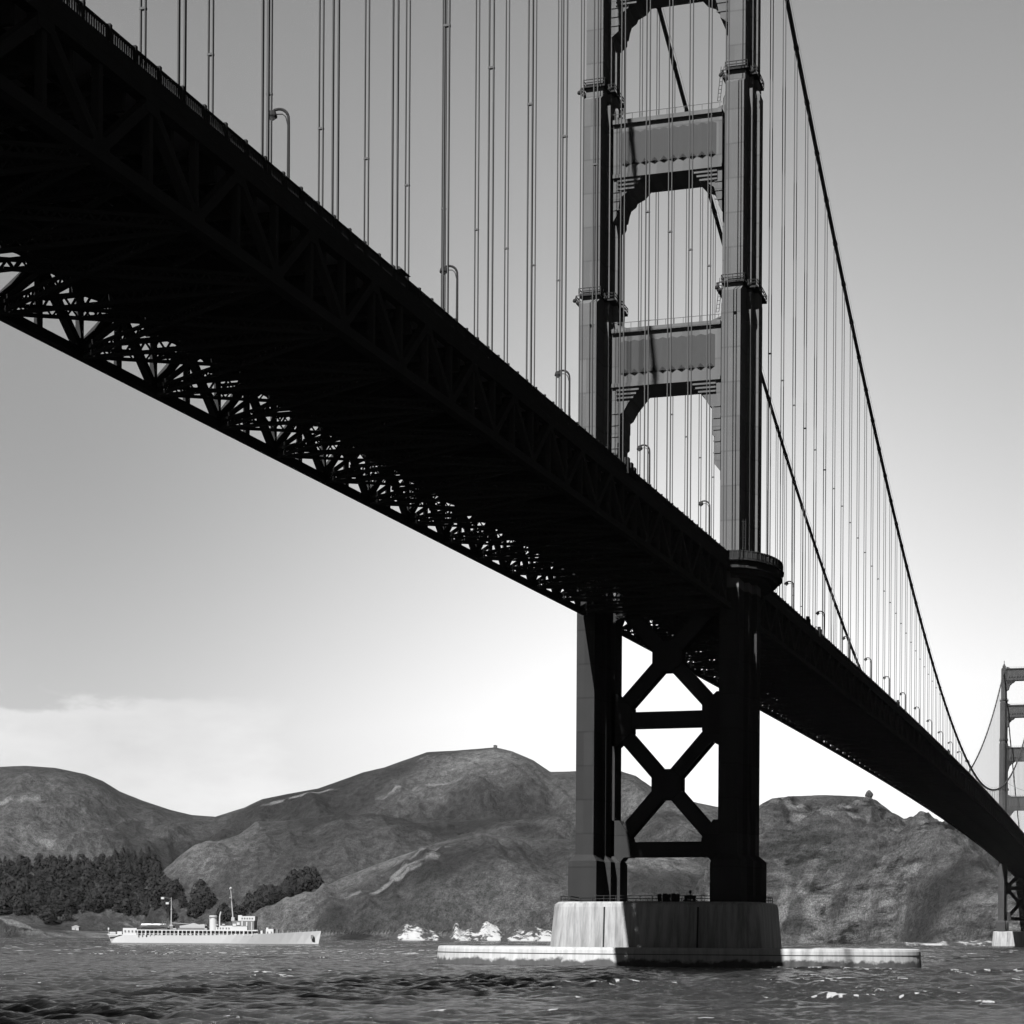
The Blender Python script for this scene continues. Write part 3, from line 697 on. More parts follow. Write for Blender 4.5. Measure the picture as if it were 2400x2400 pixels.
for ya, yb in segs:
    for k in range(9):
        x = TC - 8.8 + k * 2.2; strip(fl, x - 0.16, x + 0.16, 7.3, 8.245, ya + .3, yb - .3, 30)
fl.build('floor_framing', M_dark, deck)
def lattice(b, a, c, depth, chord=0.26, web=0.12, up=Vector((0, 0, 1)), n=None):
    a = Vector(a); c = Vector(c); d = c - a; Ln = d.length; d.normalize(); u = (up - d * up.dot(d)).normalized() * depth / 2
    b.bar(a + u, c + u, chord); b.bar(a - u, c - u, chord)
    n = n or max(2, int(Ln / (depth * 1.0)))
    for i in range(n):
        p = a + d * (Ln * i / n); q = a + d * (Ln * (i + 1) / n); m = (p + q) / 2
        b.bar(p - u, m + u, web); b.bar(m + u, q - u, web)
for s, nm in ((1, 'the side nearer the viewer'), (-1, 'the far side')):
    b = MB(); xi = TC + s * 13.35; xo = TC + s * 14.25; xa, xb_ = min(xi, xo), max(xi, xo)
    for ya, yb in segs:
        if yb - ya < 30: continue
        strip(b, xa, xb_, 0.0, 0.95, ya, yb); strip(b, xa, xb_, 6.95, 7.9, ya, yb)
    xm = (xi + xo) / 2; n = int((Y1 - Y0) / 7.62); k0 = round(Y0 / 7.62)
    for i in range(n):
        k = k0 + i; y = k * 7.62; 
        if abs(y) < 9 or abs(y - SPAN) < 9 or y + 7.62 > Y1: continue
        z = zb(y); z2 = zb(y + 7.62)
        b.bar((xm, y, z + .95), (xm, y, z + 6.95), 0.6, 0.6)
        if abs(y + 7.62) < 9 or abs(y + 7.62 - SPAN) < 9: continue
        if k % 2 == 0: b.bar((xm, y + .1, z + 0.9), (xm, y + 7.52, z2 + 7.0), 0.8, 0.8)
        else: b.bar((xm, y + .1, z + 7.0), (xm, y + 7.52, z2 + 0.9), 0.8, 0.8)
        # gusset plates
        if k % 2 == 0: b.box(xa + .02, xb_ - .02, y - 1.1, y + 1.1, z + .9, z + 1.8)
        else: b.box(xa + .02, xb_ - .02, y - 1.1, y + 1.1, z + 6.1, z + 7.0)
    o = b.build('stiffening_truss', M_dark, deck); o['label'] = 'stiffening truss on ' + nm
# transverse sway frames and the lattice laterals in the plane of the bottom chords
lt = MB(); sw = lt
k = 0; y = -335.28
while y < SPAN + 300:
    if abs(y) > 12 and abs(y - SPAN) > 12:
        z = zb(y); zn = zb(y + 15.24)
        near = y < 260
        if near:
            lattice(lt, (TC - 13.3, y, z + .55), (TC + 13.3, y, z + .55), 1.05, 0.34, 0.18, n=18)
            lattice(lt, (TC - 13.3, y, z + 4.4), (TC + 13.3, y, z + 4.4), 0.9, 0.3, 0.16, n=18)
            for s in (-1, 1):
                lattice(lt, (TC + s * 13.3, y, z + .5), (TC, y + 7.62, (z + zn) / 2 + .5), 0.8, 0.3, 0.16, n=13)
                lattice(lt, (TC, y + 7.62, (z + zn) / 2 + .5), (TC + s * 13.3, y + 15.24, zn + .5), 0.8, 0.3, 0.16, n=13)
            sw.bar((TC - 13.2, y, z + .9), (TC - 4.5, y, z + 6.2), 0.45); sw.bar((TC + 13.2, y, z + .9), (TC + 4.5, y, z + 6.2), 0.45)
            sw.bar((TC - 13.2, y, z + 6.2), (TC - 0.2, y, z + 1.1), 0.4); sw.bar((TC + 13.2, y, z + 6.2), (TC + 0.2, y, z + 1.1), 0.4)
            ym = y + 7.62; zm_ = zb(ym)
            if abs(ym) > 12:
                sw.bar((TC - 13.2, ym, zm_ + 3.6), (TC + 13.2, ym, zm_ + 3.6), 0.35)
                sw.bar((TC - 13.2, ym, zm_ + 3.6), (TC - 6.5, ym, zm_ + 6.2), 0.3); sw.bar((TC + 13.2, ym, zm_ + 3.6), (TC + 6.5, ym, zm_ + 6.2), 0.3)
        else:
            lt.box(TC - 13.3, TC + 13.3, y - .25, y + .25, z + .1, z + .8)
            for s in (-1, 1):
                lt.bar((TC + s * 13.3, y, z + .4), (TC, y + 7.62, (z + zn) / 2 + .4), 0.6); lt.bar((TC, y + 7.62, (z + zn) / 2 + .4), (TC + s * 13.3, y + 15.24, zn + .4), 0.6)
    y += 15.24
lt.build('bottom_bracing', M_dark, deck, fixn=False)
# longitudinal pipe / inspection rail seen under the deck
b = MB(); strip(b, TC - 6.3, TC - 5.9, 5.3, 5.7, Y0, 200); strip(b, TC + 5.9, TC + 6.2, 5.3, 5.6, Y0, 200); b.build('service_pipe', M_dark, deck)
for s, nm in ((1, 'nearer the viewer'), (-1, 'on the far side')):
    b = MB(); x = TC + s * 14.05
    for ya, yb in segs:
        if yb - ya < 30: continue
        strip(b, x - .22, x + .22, 7.9, 8.85, ya, yb); strip(b, x - .12, x + .12, 9.92, 10.08, ya, yb); strip(b, x - .06, x + .06, 9.0, 9.1, ya, yb)
        y = ya
        while y < yb:
            st = 0.34 if y < 90 else (0.6 if y < 300 else 1.3)
            z = zb(y); w = 0.13 if y < 90 else (.22 if y < 300 else .5)
            b.box(x - .05, x + .05, y, y + w, z + 8.85, z + 9.95); y += st
        y = ya
        while y < yb:
            z = zb(y); b.box(x - .16, x + .16, y, y + .32, z + 8.85, z + 10.28); y += 3.81
    o = b.build('railing', M_dark, deck, fixn=False); o['label'] = 'railing ' + nm
# raised end posts where the walk opens beside the tower
for ys in ((-90.5, -88.4, -86.6), (78.6, 80.4), (96.0, 97.6), (262.0, 264.5), (446.0, 449.0)):
    for i, y in enumerate(ys):
        b = MB(); b.box(TC + 13.85, TC + 14.5, y, y + 1.0, zb(y) + 8.85, zb(y) + 11.2 - 0.35 * i)
        b.build('railing_pillar', M_dark, deck)

# ------------------------------------------------------------------ main cables and suspender ropes
def make_cable(side, label):
    root = empty('main_cable'); tag(root, label, 'bridge cable', 'main cables of the bridge'); X = leg_x(side)
    for nm, ya, yb, n in (('cable', -343, 0, 40), ('cable', 0, SPAN, 120), ('cable', SPAN, SPAN + 343, 30)):
        b = MB(); b.tube([(X, ya + (yb - ya) * i / n, cable_z(ya + (yb - ya) * i / n + (1e-6 if ya == 0 else 0)) if not (i == n and yb == SPAN) else cable_z(SPAN)) for i in range(n + 1)], 0.47, 10)
        # hand ropes above the cable
        for dx in (-.55, .55):
            b.tube([(X + dx, ya + (yb - ya) * i / n, cable_z(ya + (yb - ya) * i / n) + 1.15) for i in range(n + 1)], 0.025, 4)
        # cable bands
        m = int((yb - ya) / 15.24)
        for i in range(1, m):
            y = ya + (yb - ya) * i / m; z = cable_z(y); z2 = cable_z(y + .6); b.tube([(X, y - .6, 2 * z - z2), (X, y + .6, z2)], 0.58, 10)
        b.build(nm, M_cable, root, smooth=False)
    ys = [-15.24 * k - (.009 if side > 0 else .02) * k * k for k in range(1, 18)] + [15.24 * k for k in range(1, 84)]
    for y in ys:
        z0 = zb(y) + 7.5; z1 = cable_z(y)
        if z1 - z0 < 2.0: z1 = z0 + 2.0 if z1 < z0 else z1
        b = MB(); n = 5
        for dx in (-.27, .27):
            for dy in (-.11, .11):
                xx = X + dx; vs = [(xx, y + dy, z0), (xx, y + dy, z1)]
                b.tube(vs, 0.08, n, cap=False)
        if z1 - z0 > 24: zz = z0 + 16 + (z1 - z0) * .25; b.box(X - .36, X + .36, y - .2, y + .2, zz - .12, zz + .12)
        b.build('suspender_rope', M_rope, root, fixn=False)
    return root
make_cable(1, 'thick main cable in front, sweeping down on the right side of the near tower')
make_cable(-1, 'main cable behind, seen through the openings of the near tower')

# ------------------------------------------------------------------ street lamps on the deck
def make_lamp(near=True):
    r = empty('street_lamp')
    b = MB(); n = 8
    H = 7.35
    b.tube([(0, 0, 0), (0, 0, 0.5)], [0.24, 0.22], n); b.tube([(0, 0, .5), (0, 0, H)], [0.16, 0.135], n)
    b.build('pole', M_dark, r)
    a = MB(); R_ = 1.0; H2 = H + .2
    a.tube([(0, 0, H)] + [(-R_ + R_ * math.cos(t), 0, H2 + R_ * math.sin(t)) for t in [math.pi / 2 * i / 7 for i in range(1, 8)]] + [(-R_ - .3, 0, H2 + R_ - .02), (-R_ - .55, 0, H2 + R_ - .16)], 0.13, n)
    a.tube([(-.1, 0, H - .25), (-.28, 0, H2 + .25), (-.6, 0, H2 + .52), (-R_ - .3, 0, H2 + .58)], 0.05, 6)
    a.build('arm', M_dark, r)
    h = MB(); c = (-R_ - .6, 0, H2 + R_ - .58)
    h.loft([[(c[0] + rr * math.cos(t), rr * math.sin(t), c[2] + z) for t in [2 * math.pi * k / 10 for k in range(10)]] for rr, z in ((.14, .55), (.36, .4), (.48, .05), (.45, -.08))])
    hd = h.build('lamp_head', M_dark, r)
    g = MB(); g.loft([[(c[0] + rr * math.cos(t), rr * math.sin(t), c[2] + z) for t in [2 * math.pi * k / 10 for k in range(10)]] for rr, z in ((.3, -.08), (.24, -.26), (.08, -.36))])
    g.build('lamp_glass', M_lamp, hd)
    return r
lamp0 = make_lamp()
ordn = ['first', 'second', 'third', 'fourth', 'fifth', 'sixth', 'seventh', 'eighth', 'ninth', 'tenth', 'eleventh', 'twelfth', 'thirteenth', 'fourteenth', 'fifteenth', 'sixteenth', 'seventeenth', 'eighteenth']
first = True; cnt = 0
for n in list(range(0, 18)):
    if n == 5: continue
    y = -209.1 + 45.72 * n
    o = lamp0 if first else copy_tree(lamp0); first = False
    o.location = (TC + 13.2, y, zb(y) + 8.55)
    if n == 0: lb = 'curved-arm street lamp alone at upper left, the largest of the row'
    elif n == 3: lb = 'curved-arm street lamp seen through the tower opening, left of the other one there'
    elif n == 4: lb = 'curved-arm street lamp seen through the tower opening, close to its right leg'
    elif n < 3: lb = 'curved-arm street lamp left of the tower, %s from the left edge' % ordn[cnt]
    else: lb = 'small street lamp on the receding deck, %s to the right of the tower' % ordn[n - 6]
    tag(o, lb, 'street lamp', 'street lamps along the bridge deck'); cnt += 1
# the small hipped shelter on the walk
h = empty('watch_shelter'); tag(h, 'small dark roofed box standing on the bridge walk between two street lamps', 'shelter')
y = -181.0; z = zb(y) + 8.75; X = TC + 12.9
b = MB()
for sx in (-.6, .6):
    for sy in (-.9, .9): b.bar((X + sx, y + sy, z), (X + sx, y + sy, z + 2.2), 0.16)
b.box(X - .6, X + .6, y - .9, y + .9, z, z + 1.45); b.build('cabin', M_dark, h)
b = MB(); b.loft([[(X - .95, y - 1.3, z + 2.15), (X + .95, y - 1.3, z + 2.15), (X + .95, y + 1.3, z + 2.15), (X - .95, y + 1.3, z + 2.15)], [(X - .3, y - .5, z + 2.75), (X + .3, y - .5, z + 2.75), (X + .3, y + .5, z + 2.75), (X - .3, y + .5, z + 2.75)]])
b.build('roof', M_dark, h)

# ------------------------------------------------------------------ piers and fender
def oct_plan(hx, hy, c, n=4, x0=TC):
    """rounded rectangle outline"""
    pts = []
    for sx, sy, a0 in ((1, -1, -math.pi / 2), (1, 1, 0), (-1, 1, math.pi / 2), (-1, -1, math.pi)):
        for i in range(n + 1):
            a = a0 + math.pi / 2 * i / n
            pts.append((x0 + sx * (hx - c) + c * math.cos(a), sy * (hy - c) + c * math.sin(a)))
    return pts
def make_pier(y0, label, hx=19.9, hy=13.4, zbot=-6):
    r = empty('concrete_pier'); tag(r, label, 'bridge pier')
    b = MB(); rings = []
    for z, g in ((zbot, 1.3), (3.4, 0.65), (10.9, 0.05), (11.5, -0.1), (11.9, -0.6)):
        rings.append([(x, y + y0, z) for x, y in oct_plan(hx + g, hy + g, 5.0)])
    b.loft(rings); o = b.build('block', M_conc, r)
    g = MB()
    for x in (-8.6, 9.2):
        for s in (-1, 1):
            g.add([(x - .16, y0 + s * (hy + .65 + .03), 3.4), (x + .16, y0 + s * (hy + .65 + .03), 3.4), (x + .16, y0 + s * (hy + .05 + .05), 10.9), (x - .16, y0 + s * (hy + .05 + .05), 10.9),
                   (x - .16, y0 + s * (hy - .2), 3.4), (x + .16, y0 + s * (hy - .2), 3.4), (x + .16, y0 + s * (hy - .2), 10.9), (x - .16, y0 + s * (hy - .2), 10.9)],
                  [(0, 1, 2, 3), (4, 5, 6, 7), (0, 4, 7, 3), (1, 5, 6, 2), (2, 6, 7, 3), (0, 1, 5, 4)])
    g.build('expansion_joint', M_dark, r)
    h = MB(); pl = oct_plan(hx - .9, hy - .9, 5.0)
    for i in range(len(pl)):
        a, c = pl[i], pl[(i + 1) % len(pl)]
        for zz in (12.45, 13.0): h.bar((a[0], a[1] + y0, zz), (c[0], c[1] + y0, zz), 0.1)
        m = max(1, int(math.hypot(a[0] - c[0], a[1] - c[1]) / 2.2))
        for j in range(m): h.bar((a[0] + (c[0] - a[0]) * j / m, a[1] + (c[1] - a[1]) * j / m + y0, 11.85), (a[0] + (c[0] - a[0]) * j / m, a[1] + (c[1] - a[1]) * j / m + y0, 13.0), 0.09)
    h.build('handrail', M_dark, r)
    return r
make_pier(0, 'massive pale concrete pier, half in shade, under the near tower')
make_pier(SPAN, 'small white concrete pier at the right edge under the distant tower', hx=20.8, hy=12)
r = empty('pier_fender'); tag(r, 'low pale concrete ring wall lying in the water round the foot of the near pier', 'fender')
b = MB(); n = 96; A_, B_ = 46.8, 24.5; prof = []
for gz, off in ((-5, .5), (0.4, .2), (2.9, 0), (3.3, -.15), (3.4, -.6), (3.4, -6.2), (-5, -6.4)): prof.append((off, gz))
vs = []; fs = []
for i in range(n):
    t = 2 * math.pi * i / n
    for off, z in prof: vs.append((1.3 + (A_ + off) * math.cos(t), (B_ + off) * math.sin(t), z))
m = len(prof)
for i in range(n):
    for j in range(m):
        fs.append((i * m + j, i * m + (j + 1) % m, ((i + 1) % n) * m + (j + 1) % m, ((i + 1) % n) * m + j))
b.add(vs, fs); b.build('ring_wall', M_fend, r)
b = MB()
for t0, t1, z in ((0, 1, 2.2), (0, 1, 1.2)):
    pts = [(1.3 + (A_ + .06) * math.cos(2 * math.pi * i / n), (B_ + .06) * math.sin(2 * math.pi * i / n), z) for i in range(n + 1)]
    for i in range(n): b.bar(pts[i], pts[i + 1], 0.12, 0.14)
b.build('rubbing_strip', M_drock, r)
# drums and winch left on the pier top between the legs
for i, (x, y) in enumerate([(1.2, -10.2), (2.1, -10.0), (2.95, -10.3), (3.8, -10.1), (4.6, -10.25)]):
    d = empty('oil_drum', (x, y, 11.9)); b = MB()
    hh = 1.45 + 0.12 * (i % 2)
    b.loft([[(.42 * k_ * math.cos(t), .42 * k_ * math.sin(t), z) for t in [2 * math.pi * q / 12 for q in range(12)]] for k_, z in ((1, 0.003), (1, .5), (1.06, .52), (1.06, .58), (1, .6), (1, 1.0), (1.06, 1.02), (1.06, 1.08), (1, 1.1), (1, hh))])
    b.build('barrel', M_dark, d); b = MB(); b.tube([(0.1, 0, hh), (0.1, 0, hh + .12)], .08, 8); b.build('bung', M_dark, d)
    tag(d, 'dark steel drum on the pier top, %s of five from the left' % ordn[i], 'drum', 'drums on the pier top')
w = empty('deck_winch', (7.0, -10.2, 11.903)); tag(w, 'dark winch with an upright post on the pier top beside the drums', 'winch')
b = MB(); b.box(-1.2, 1.2, -.8, .8, 0, .35); b.box(-1.0, -.6, -.6, .6, .353, 1.2); b.box(.6, 1.0, -.6, .6, .353, 1.2); b.build('frame', M_dark, w)
b = MB(); b.tube([(-.6, 0, .85), (.6, 0, .85)], .42, 12); b.build('drum', M_dark, w)
b = MB(); b.tube([(0, .3, .35), (0, .3, 1.7)], .14, 8); b.sphere((0, .3, 1.9), .32); b.build('post', M_dark, w)

# ------------------------------------------------------------------ the ship
def ship():
    D = 1080.0; pxs = 0.3106 / FPX * D                      # metres per reading
    u0 = (257 - 1200) / FPX; 
    base = CAM + D * (FW + RT * u0); hd = math.atan2(RT[1], RT[0]) - 0.06
    s = empty('naval_ship', (base[0], base[1], 0.0), hd); tag(s, 'long white ship with two masts and one funnel on the water at left', 'ship')
    Ls = 117.0; BM = 6.6
    # hull
    rings = []; ns = 26
    for i in range(ns + 1):
        t = i / ns; x = Ls * t
        bw_ = BM * min(1, (0.55 + 1.6 * t)) * (1 - max(0, (t - .62) / .38) ** 1.9)
        bw_ = max(bw_, .12); top = 4.7 + 0.2 * max(0, 1 - t / .15) + 2.9 * max(0, (t - .35) / .65) ** 1.8
        if t < .04: bw_ *= 0.85
        wl = bw_ * (1 - .55 * max(0, (t - .55) / .45)) * (0.55 if t < .03 else .92)
        fx = 2.6 * max(0, (t - .9) / .1); sx = -1.4 * max(0, 1 - t / .04)
        rings.append([(x - fx * 0.9 - sx * 1.5, -wl * .6, -2), (x - fx * .55 - sx, -wl, .2), (x + 0, -bw_, top), (x, bw_, top), (x - fx * .55 - sx, wl, .2), (x - fx * .9 - sx * 1.5, wl * .6, -2)])
    b = MB(); b.loft(rings); b.build('hull', M_white, s, smooth=False)
    b = MB()
    b.loft([[(r_[1][0], r_[1][1] - .04, -.6), (r_[1][0], r_[1][1] - .04, .45), (r_[4][0], r_[4][1] + .04, .45), (r_[4][0], r_[4][1] + .04, -.6)] for r_ in rings]); b.build('waterline_band', M_shipdk, s)
    def px(v): return (v - 190) / (1795 - 190) * Ls
    def pz(v): return (549 - v) * pxs
    def part(name, mt, *boxes):
        b = MB()
        for x0, x1, y0, y1, z0, z1 in boxes: b.box(x0, x1, y0, y1, z0, z1)
        return b.build(name, mt, s)
    part('aft_deckhouse', M_white, (px(305), px(410), -4.0, 4.0, 4.5, pz(432)), (px(200), px(245), -3, 3, 4.7, pz(462)))
    part('bulwark', M_white, (px(190), px(300), -4.5, -4.35, 4.7, pz(478)), (px(190), px(300), 4.35, 4.5, 4.7, pz(478)))
    main = part('main_deckhouse', M_shipdk, (px(425), px(1290), -4.6, 4.6, 4.6, pz(450)))
    b = MB(); b.box(px(418), px(1325), -6.2, 6.2, pz(450) + .003, pz(443)); b.build('upper_deck', M_white, s)
    b = MB()
    x = px(425)
    while x < px(1300):
        for sy in (-6.15, 6.15): b.bar((x, sy, 4.6), (x, sy, pz(450)), 0.42 if (int(x) % 3) else .7)
        x += 2.25
    for sy in (-6.2, 6.2): b.bar((px(425), sy, 5.6), (px(1300), sy, 5.6), 0.12)
    b.build('stanchions', M_white, s, fixn=False)
    b = MB()
    for k in range(14):
        x = px(460) + k * 4.2
        b.box(x, x + 1.7, -4.65, -4.6 - .003, 5.1, 6.9)
    b.build('door', M_white, main)
    part('forward_house', M_white, (px(1290), px(1330), -5, 5, 4.8, pz(440)), (px(1388), px(1445), -4, 4, 5.0, pz(432)), (px(1345), px(1360), -3, 3, 5, pz(445)))
    part('bridge_house', M_white, (px(1010), px(1135), -4.2, 4.2, pz(443) + .003, pz(410)), (px(1135), px(1250), -5.0, 5.0, pz(443) + .003, pz(415)), (px(1195), px(1305), -4.0, 4.0, pz(372), pz(338)), (px(1170), px(1198), -1.2, 1.2, pz(372), pz(330)))
    part('wheelhouse', M_shipdk, (px(1135), px(1300), -4.4, 4.4, pz(415) + .003, pz(372) - .003), (px(1255), px(1300), -4.5, 4.5, pz(443) + .003, pz(415)))
    b = MB()
    for x0, x1, z0, z1 in ((1140, 1165, 412, 395), (1170, 1192, 405, 385), (1205, 1215, 410, 376), (1240, 1250, 412, 380), (1280, 1286, 440, 380)): b.box(px(x0), px(x1), -4.7, -4.42, pz(z0), pz(z1))
    b.build('window', M_white, s)
    fn = MB(); c0, c1 = px(950), px(1008); xm = (c0 + c1) / 2
    fn.loft([[(xm + (c1 - c0) / 2 * math.cos(t) * k_, 1.7 * math.sin(t) * k_, z) for t in [2 * math.pi * q / 14 for q in range(14)]] for k_, z in ((1, pz(443) + .004), (1, pz(345)), (1.05, pz(343)), (1.05, pz(334)), (.8, pz(333)))])
    fo = fn.build('funnel', M_white, s)
    b = MB(); b.tube([(px(1025), 1.0, pz(410)), (px(1025), 1.0, pz(340)), (px(1034), 1.0, pz(305))], .4, 8); b.build('vent_pipe', M_white, s)
    part('awning', M_canvas, (px(735), px(925), -3.6, 3.6, pz(428), pz(412)))
    b = MB(); b.slabxz([(px(735), pz(412)), (px(800), pz(403)), (px(830), pz(392)), (px(870), pz(404)), (px(915), pz(398)), (px(925), pz(412))], -2.5, 2.5); b.build('covered_gear', M_canvas, s)
    part('deck_lockers', M_shipdk, (px(725), px(940), -4.5, 4.5, pz(443) + .004, pz(429)), (px(640), px(680), -2.5, 2.5, pz(443) + .004, pz(415)))
    b = MB()
    for x0, z0 in ((1020, 430), (1040, 430), (1060, 430), (1085, 430), (1105, 430), (318, 455), (345, 455), (372, 455), (398, 455), (1395, 458), (1425, 458), (1305, 460)):
        b.box(px(x0), px(x0) + .75, -5.06 if x0 > 1290 and x0 < 1340 else -4.26, -3.9, pz(z0) - .55, pz(z0) + .45)
    for x0 in (1203, 1222, 1241, 1260, 1279): b.box(px(x0), px(x0 + 12), -4.06, -3.95, pz(362), pz(349))
    b.box(px(952), px(1006), -1.72, -1.55, pz(352), pz(345)); b.build('window_openings', M_shipdk, s)
    part('life_raft', M_canvas, (px(1010), px(1030), -5.2, -4.3, pz(408), pz(400)), (px(1060), px(1080), -4.6, -3.6, pz(407), pz(396)), (px(690), px(715), -5.4, -4.4, pz(440), pz(431)), (px(930), px(948), -5.6, -4.9, pz(441), pz(430)))
    part('gun_tub', M_white, (px(1385), px(1400), -1.5, 1.5, pz(432) + .004, pz(422)), (px(255), px(290), -2, 2, 5.0, pz(458)))
    # lifeboats under davits
    for sy in (-4.8, 4.8):
        rb = MB(); r2 = []
        for i in range(11):
            t = i / 10; x = px(440) + (px(640) - px(440)) * t; w_ = 1.3 * math.sin(math.pi * min(max(t, .02), .98)) ** .6
            zt = pz(408) + .5 * abs(t - .5) ** 2 * 4; r2.append([(x, sy - w_, zt), (x, sy - w_ * .55, zt - 1.4), (x, sy, zt - 1.8), (x, sy + w_ * .55, zt - 1.4), (x, sy + w_, zt)])
        rb.loft(r2); lb_ = rb.build('lifeboat', M_shipdk, s)
        rb = MB(); rb.loft([[(x0, sy - 1.1 * w_, pz(410)), (x0, sy - .7 * w_, pz(398)), (x0, sy + .7 * w_, pz(398)), (x0, sy + 1.1 * w_, pz(410))] for x0, w_ in ((px(450), .6), (px(480), 1), (px(525), 1), (px(535), .7), (px(545), 1), (px(590), 1), (px(605), .6))])
        rb.build('boat_cover', M_white, lb_)
    b = MB()
    for x in (432, 610, 625, 640): b.tube([(px(x), -4.6, pz(443)), (px(x), -5.2, pz(395)), (px(x), -4.4, pz(380))], .16, 6)
    b.build('davits', M_shipdk, s)
    for xa_, xb2, za, zt in ((660, 659, 443, 198), (1130, 1108, 375, 118)):
        m = MB(); m.tube([(px(xa_), 0, pz(za)), (px((xa_ + xb2) / 2), 0, pz((za + zt) / 2)), (px(xb2), 0, pz(zt))], [.42, .3, .16], 8)
        if xa_ < 700:
            m.bar((px(660), -3, pz(250)), (px(660), 3, pz(250)), .14); m.bar((px(660), 0, pz(390)), (px(930), 0, pz(408)), .25); m.sphere((px(660), 0, pz(290)), .5); m.box(px(648), px(672), -.6, .6, pz(430), pz(405))
        else:
            m.bar((px(1108), -2.6, pz(195)), (px(1108), 2.6, pz(195)), .2); m.sphere((px(1110), 0, pz(130)), .8, sz=1.1); m.sphere((px(1108), 0, pz(200)), .55); m.box(px(1118), px(1142), -1, 1, pz(375), pz(345))
        m.build('mast', M_canvas, s)
    rg = MB()
    for a, c in (((660, 205), (1108, 125)), ((660, 205), (200, 440)), ((1108, 125), (1780, 455)), ((1125, 200), (1300, 338))): rg.bar((px(a[0]), 0, pz(a[1])), (px(c[0]), 0, pz(c[1])), .035)
    rg.build('rigging', M_shipdk, s)
    for fx, fz in ((592, 205), (628, 243)):
        f = MB(); q = []
        for i in range(5):
            x = px(fx) - .9 + i * .45; q.append([(x, .18 * math.sin(i * 1.7), pz(fz) + .6), (x, .18 * math.sin(i * 1.7) + .05, pz(fz) + .6), (x, .18 * math.sin(i * 1.7) + .05, pz(fz) - .6), (x, .18 * math.sin(i * 1.7), pz(fz) - .6)])
        f.loft(q); f.bar((px(fx) + .9, 0, pz(fz) + .6), (px(660), 0, pz(215 if fx > 600 else 210)), .05); f.build('flag', M_white, s)
    b = MB()
    for x in np.arange(px(1340), px(1770), 2.2):
        t = x / Ls; zt = 4.7 + 2.9 * max(0, (t - .35) / .65) ** 1.8; w_ = max(.2, BM * (1 - max(0, (t - .62) / .38) ** 1.9)) - .1
        for sy in (-w_, w_): b.bar((x, sy, zt), (x, sy, zt + 1.0), .07)
    for x in np.arange(px(192), px(300), 2.0): b.bar((x, -3.4, 4.8), (x, -3.4, 6.0), .07)
    b.bar((px(192), -3.4, 6.0), (px(300), -3.4, 6.0), .07); b.bar((px(182), 0, 4.8), (px(178), 0, pz(430)), .12); b.box(px(176), px(186), -.1, .1, pz(445), pz(430))
    b.build('guard_rail', M_white, s, fixn=False)
    part('anchor_winch', M_shipdk, (px(1455), px(1475), -1.6, 1.6, 5.0, pz(435)), (px(1630), px(1650), -1.2, 1.2, 6.0, pz(445)), (px(1500), px(1512), -1, 1, 5.3, pz(440)), (px(1545), px(1552), -1, 1, 5.6, pz(444)))
    b = MB(); b.box(px(1722), px(1740), -2.35, -1.5, 3.3, 5.4); b.build('anchor', M_shipdk, s)
    # bow wave and wake foam as thin lumps on the water
    return s
ship()

# ------------------------------------------------------------------ trees, rocks, buildings on the far shore
def ground(u, D):
    a, b2, h, w = hill_height(np.array([[u]]), np.array([[float(D)]])); return a[0, 0], b2[0, 0], h[0, 0]
def inpoly(x, y, P):
    c = False; j = len(P) - 1
    for i in range(len(P)):
        if (P[i][1] > y) != (P[j][1] > y) and x < (P[j][0] - P[i][0]) * (y - P[i][1]) / (P[j][1] - P[i][1]) + P[i][0]: c = not c
        j = i
    return c
def crown(V, F, x, y, z, h, r, n, conic):
    """leaf clumps spread through a crown's volume"""
    b = len(V)
    for i in range(n):
        t = rng.random() ** 0.8; rr = r * ((1 - t) ** .8 if conic else math.sin(math.pi * min(1, .15 + .85 * t)) ** .5)
        a = rng.random() * 6.283; q = rr * (rng.random() ** .45)
        c = Vector((x + q * math.cos(a), y + q * math.sin(a), z + h * (.14 + .86 * t))); s = r * (.15 + .15 * rng.random()) * (1 if not conic else (1.1 - .5 * t))
        nrm = Vector((math.cos(a) * .8 + rng.uniform(-.5, .5), math.sin(a) * .8 + rng.uniform(-.5, .5), rng.uniform(-.2, 1.0))).normalized()
        t1 = nrm.orthogonal().normalized(); t2 = nrm.cross(t1); k = len(V); ang = rng.random() * 6.283
        m = 5
        for q_ in range(m):
            w = ang + 6.283 * q_ / m; e = s * rng.uniform(.7, 1.25)
            V.append(tuple(c + (t1 * math.cos(w) + t2 * math.sin(w)) * e + nrm * rng.uniform(-.25, .25) * s))
        V.append(tuple(c + nrm * s * .45))
        for q_ in range(m): F.append((k + q_, k + (q_ + 1) % m, k + m))
def mesh_obj(name, V, F, m, parent=None):
    me = bpy.data.meshes.new(name); me.from_pydata(V, [], F); me.materials.append(m); me.update()
    o = bpy.data.objects.new(name, me); COL.objects.link(o)
    if parent: o.parent = parent
    return o
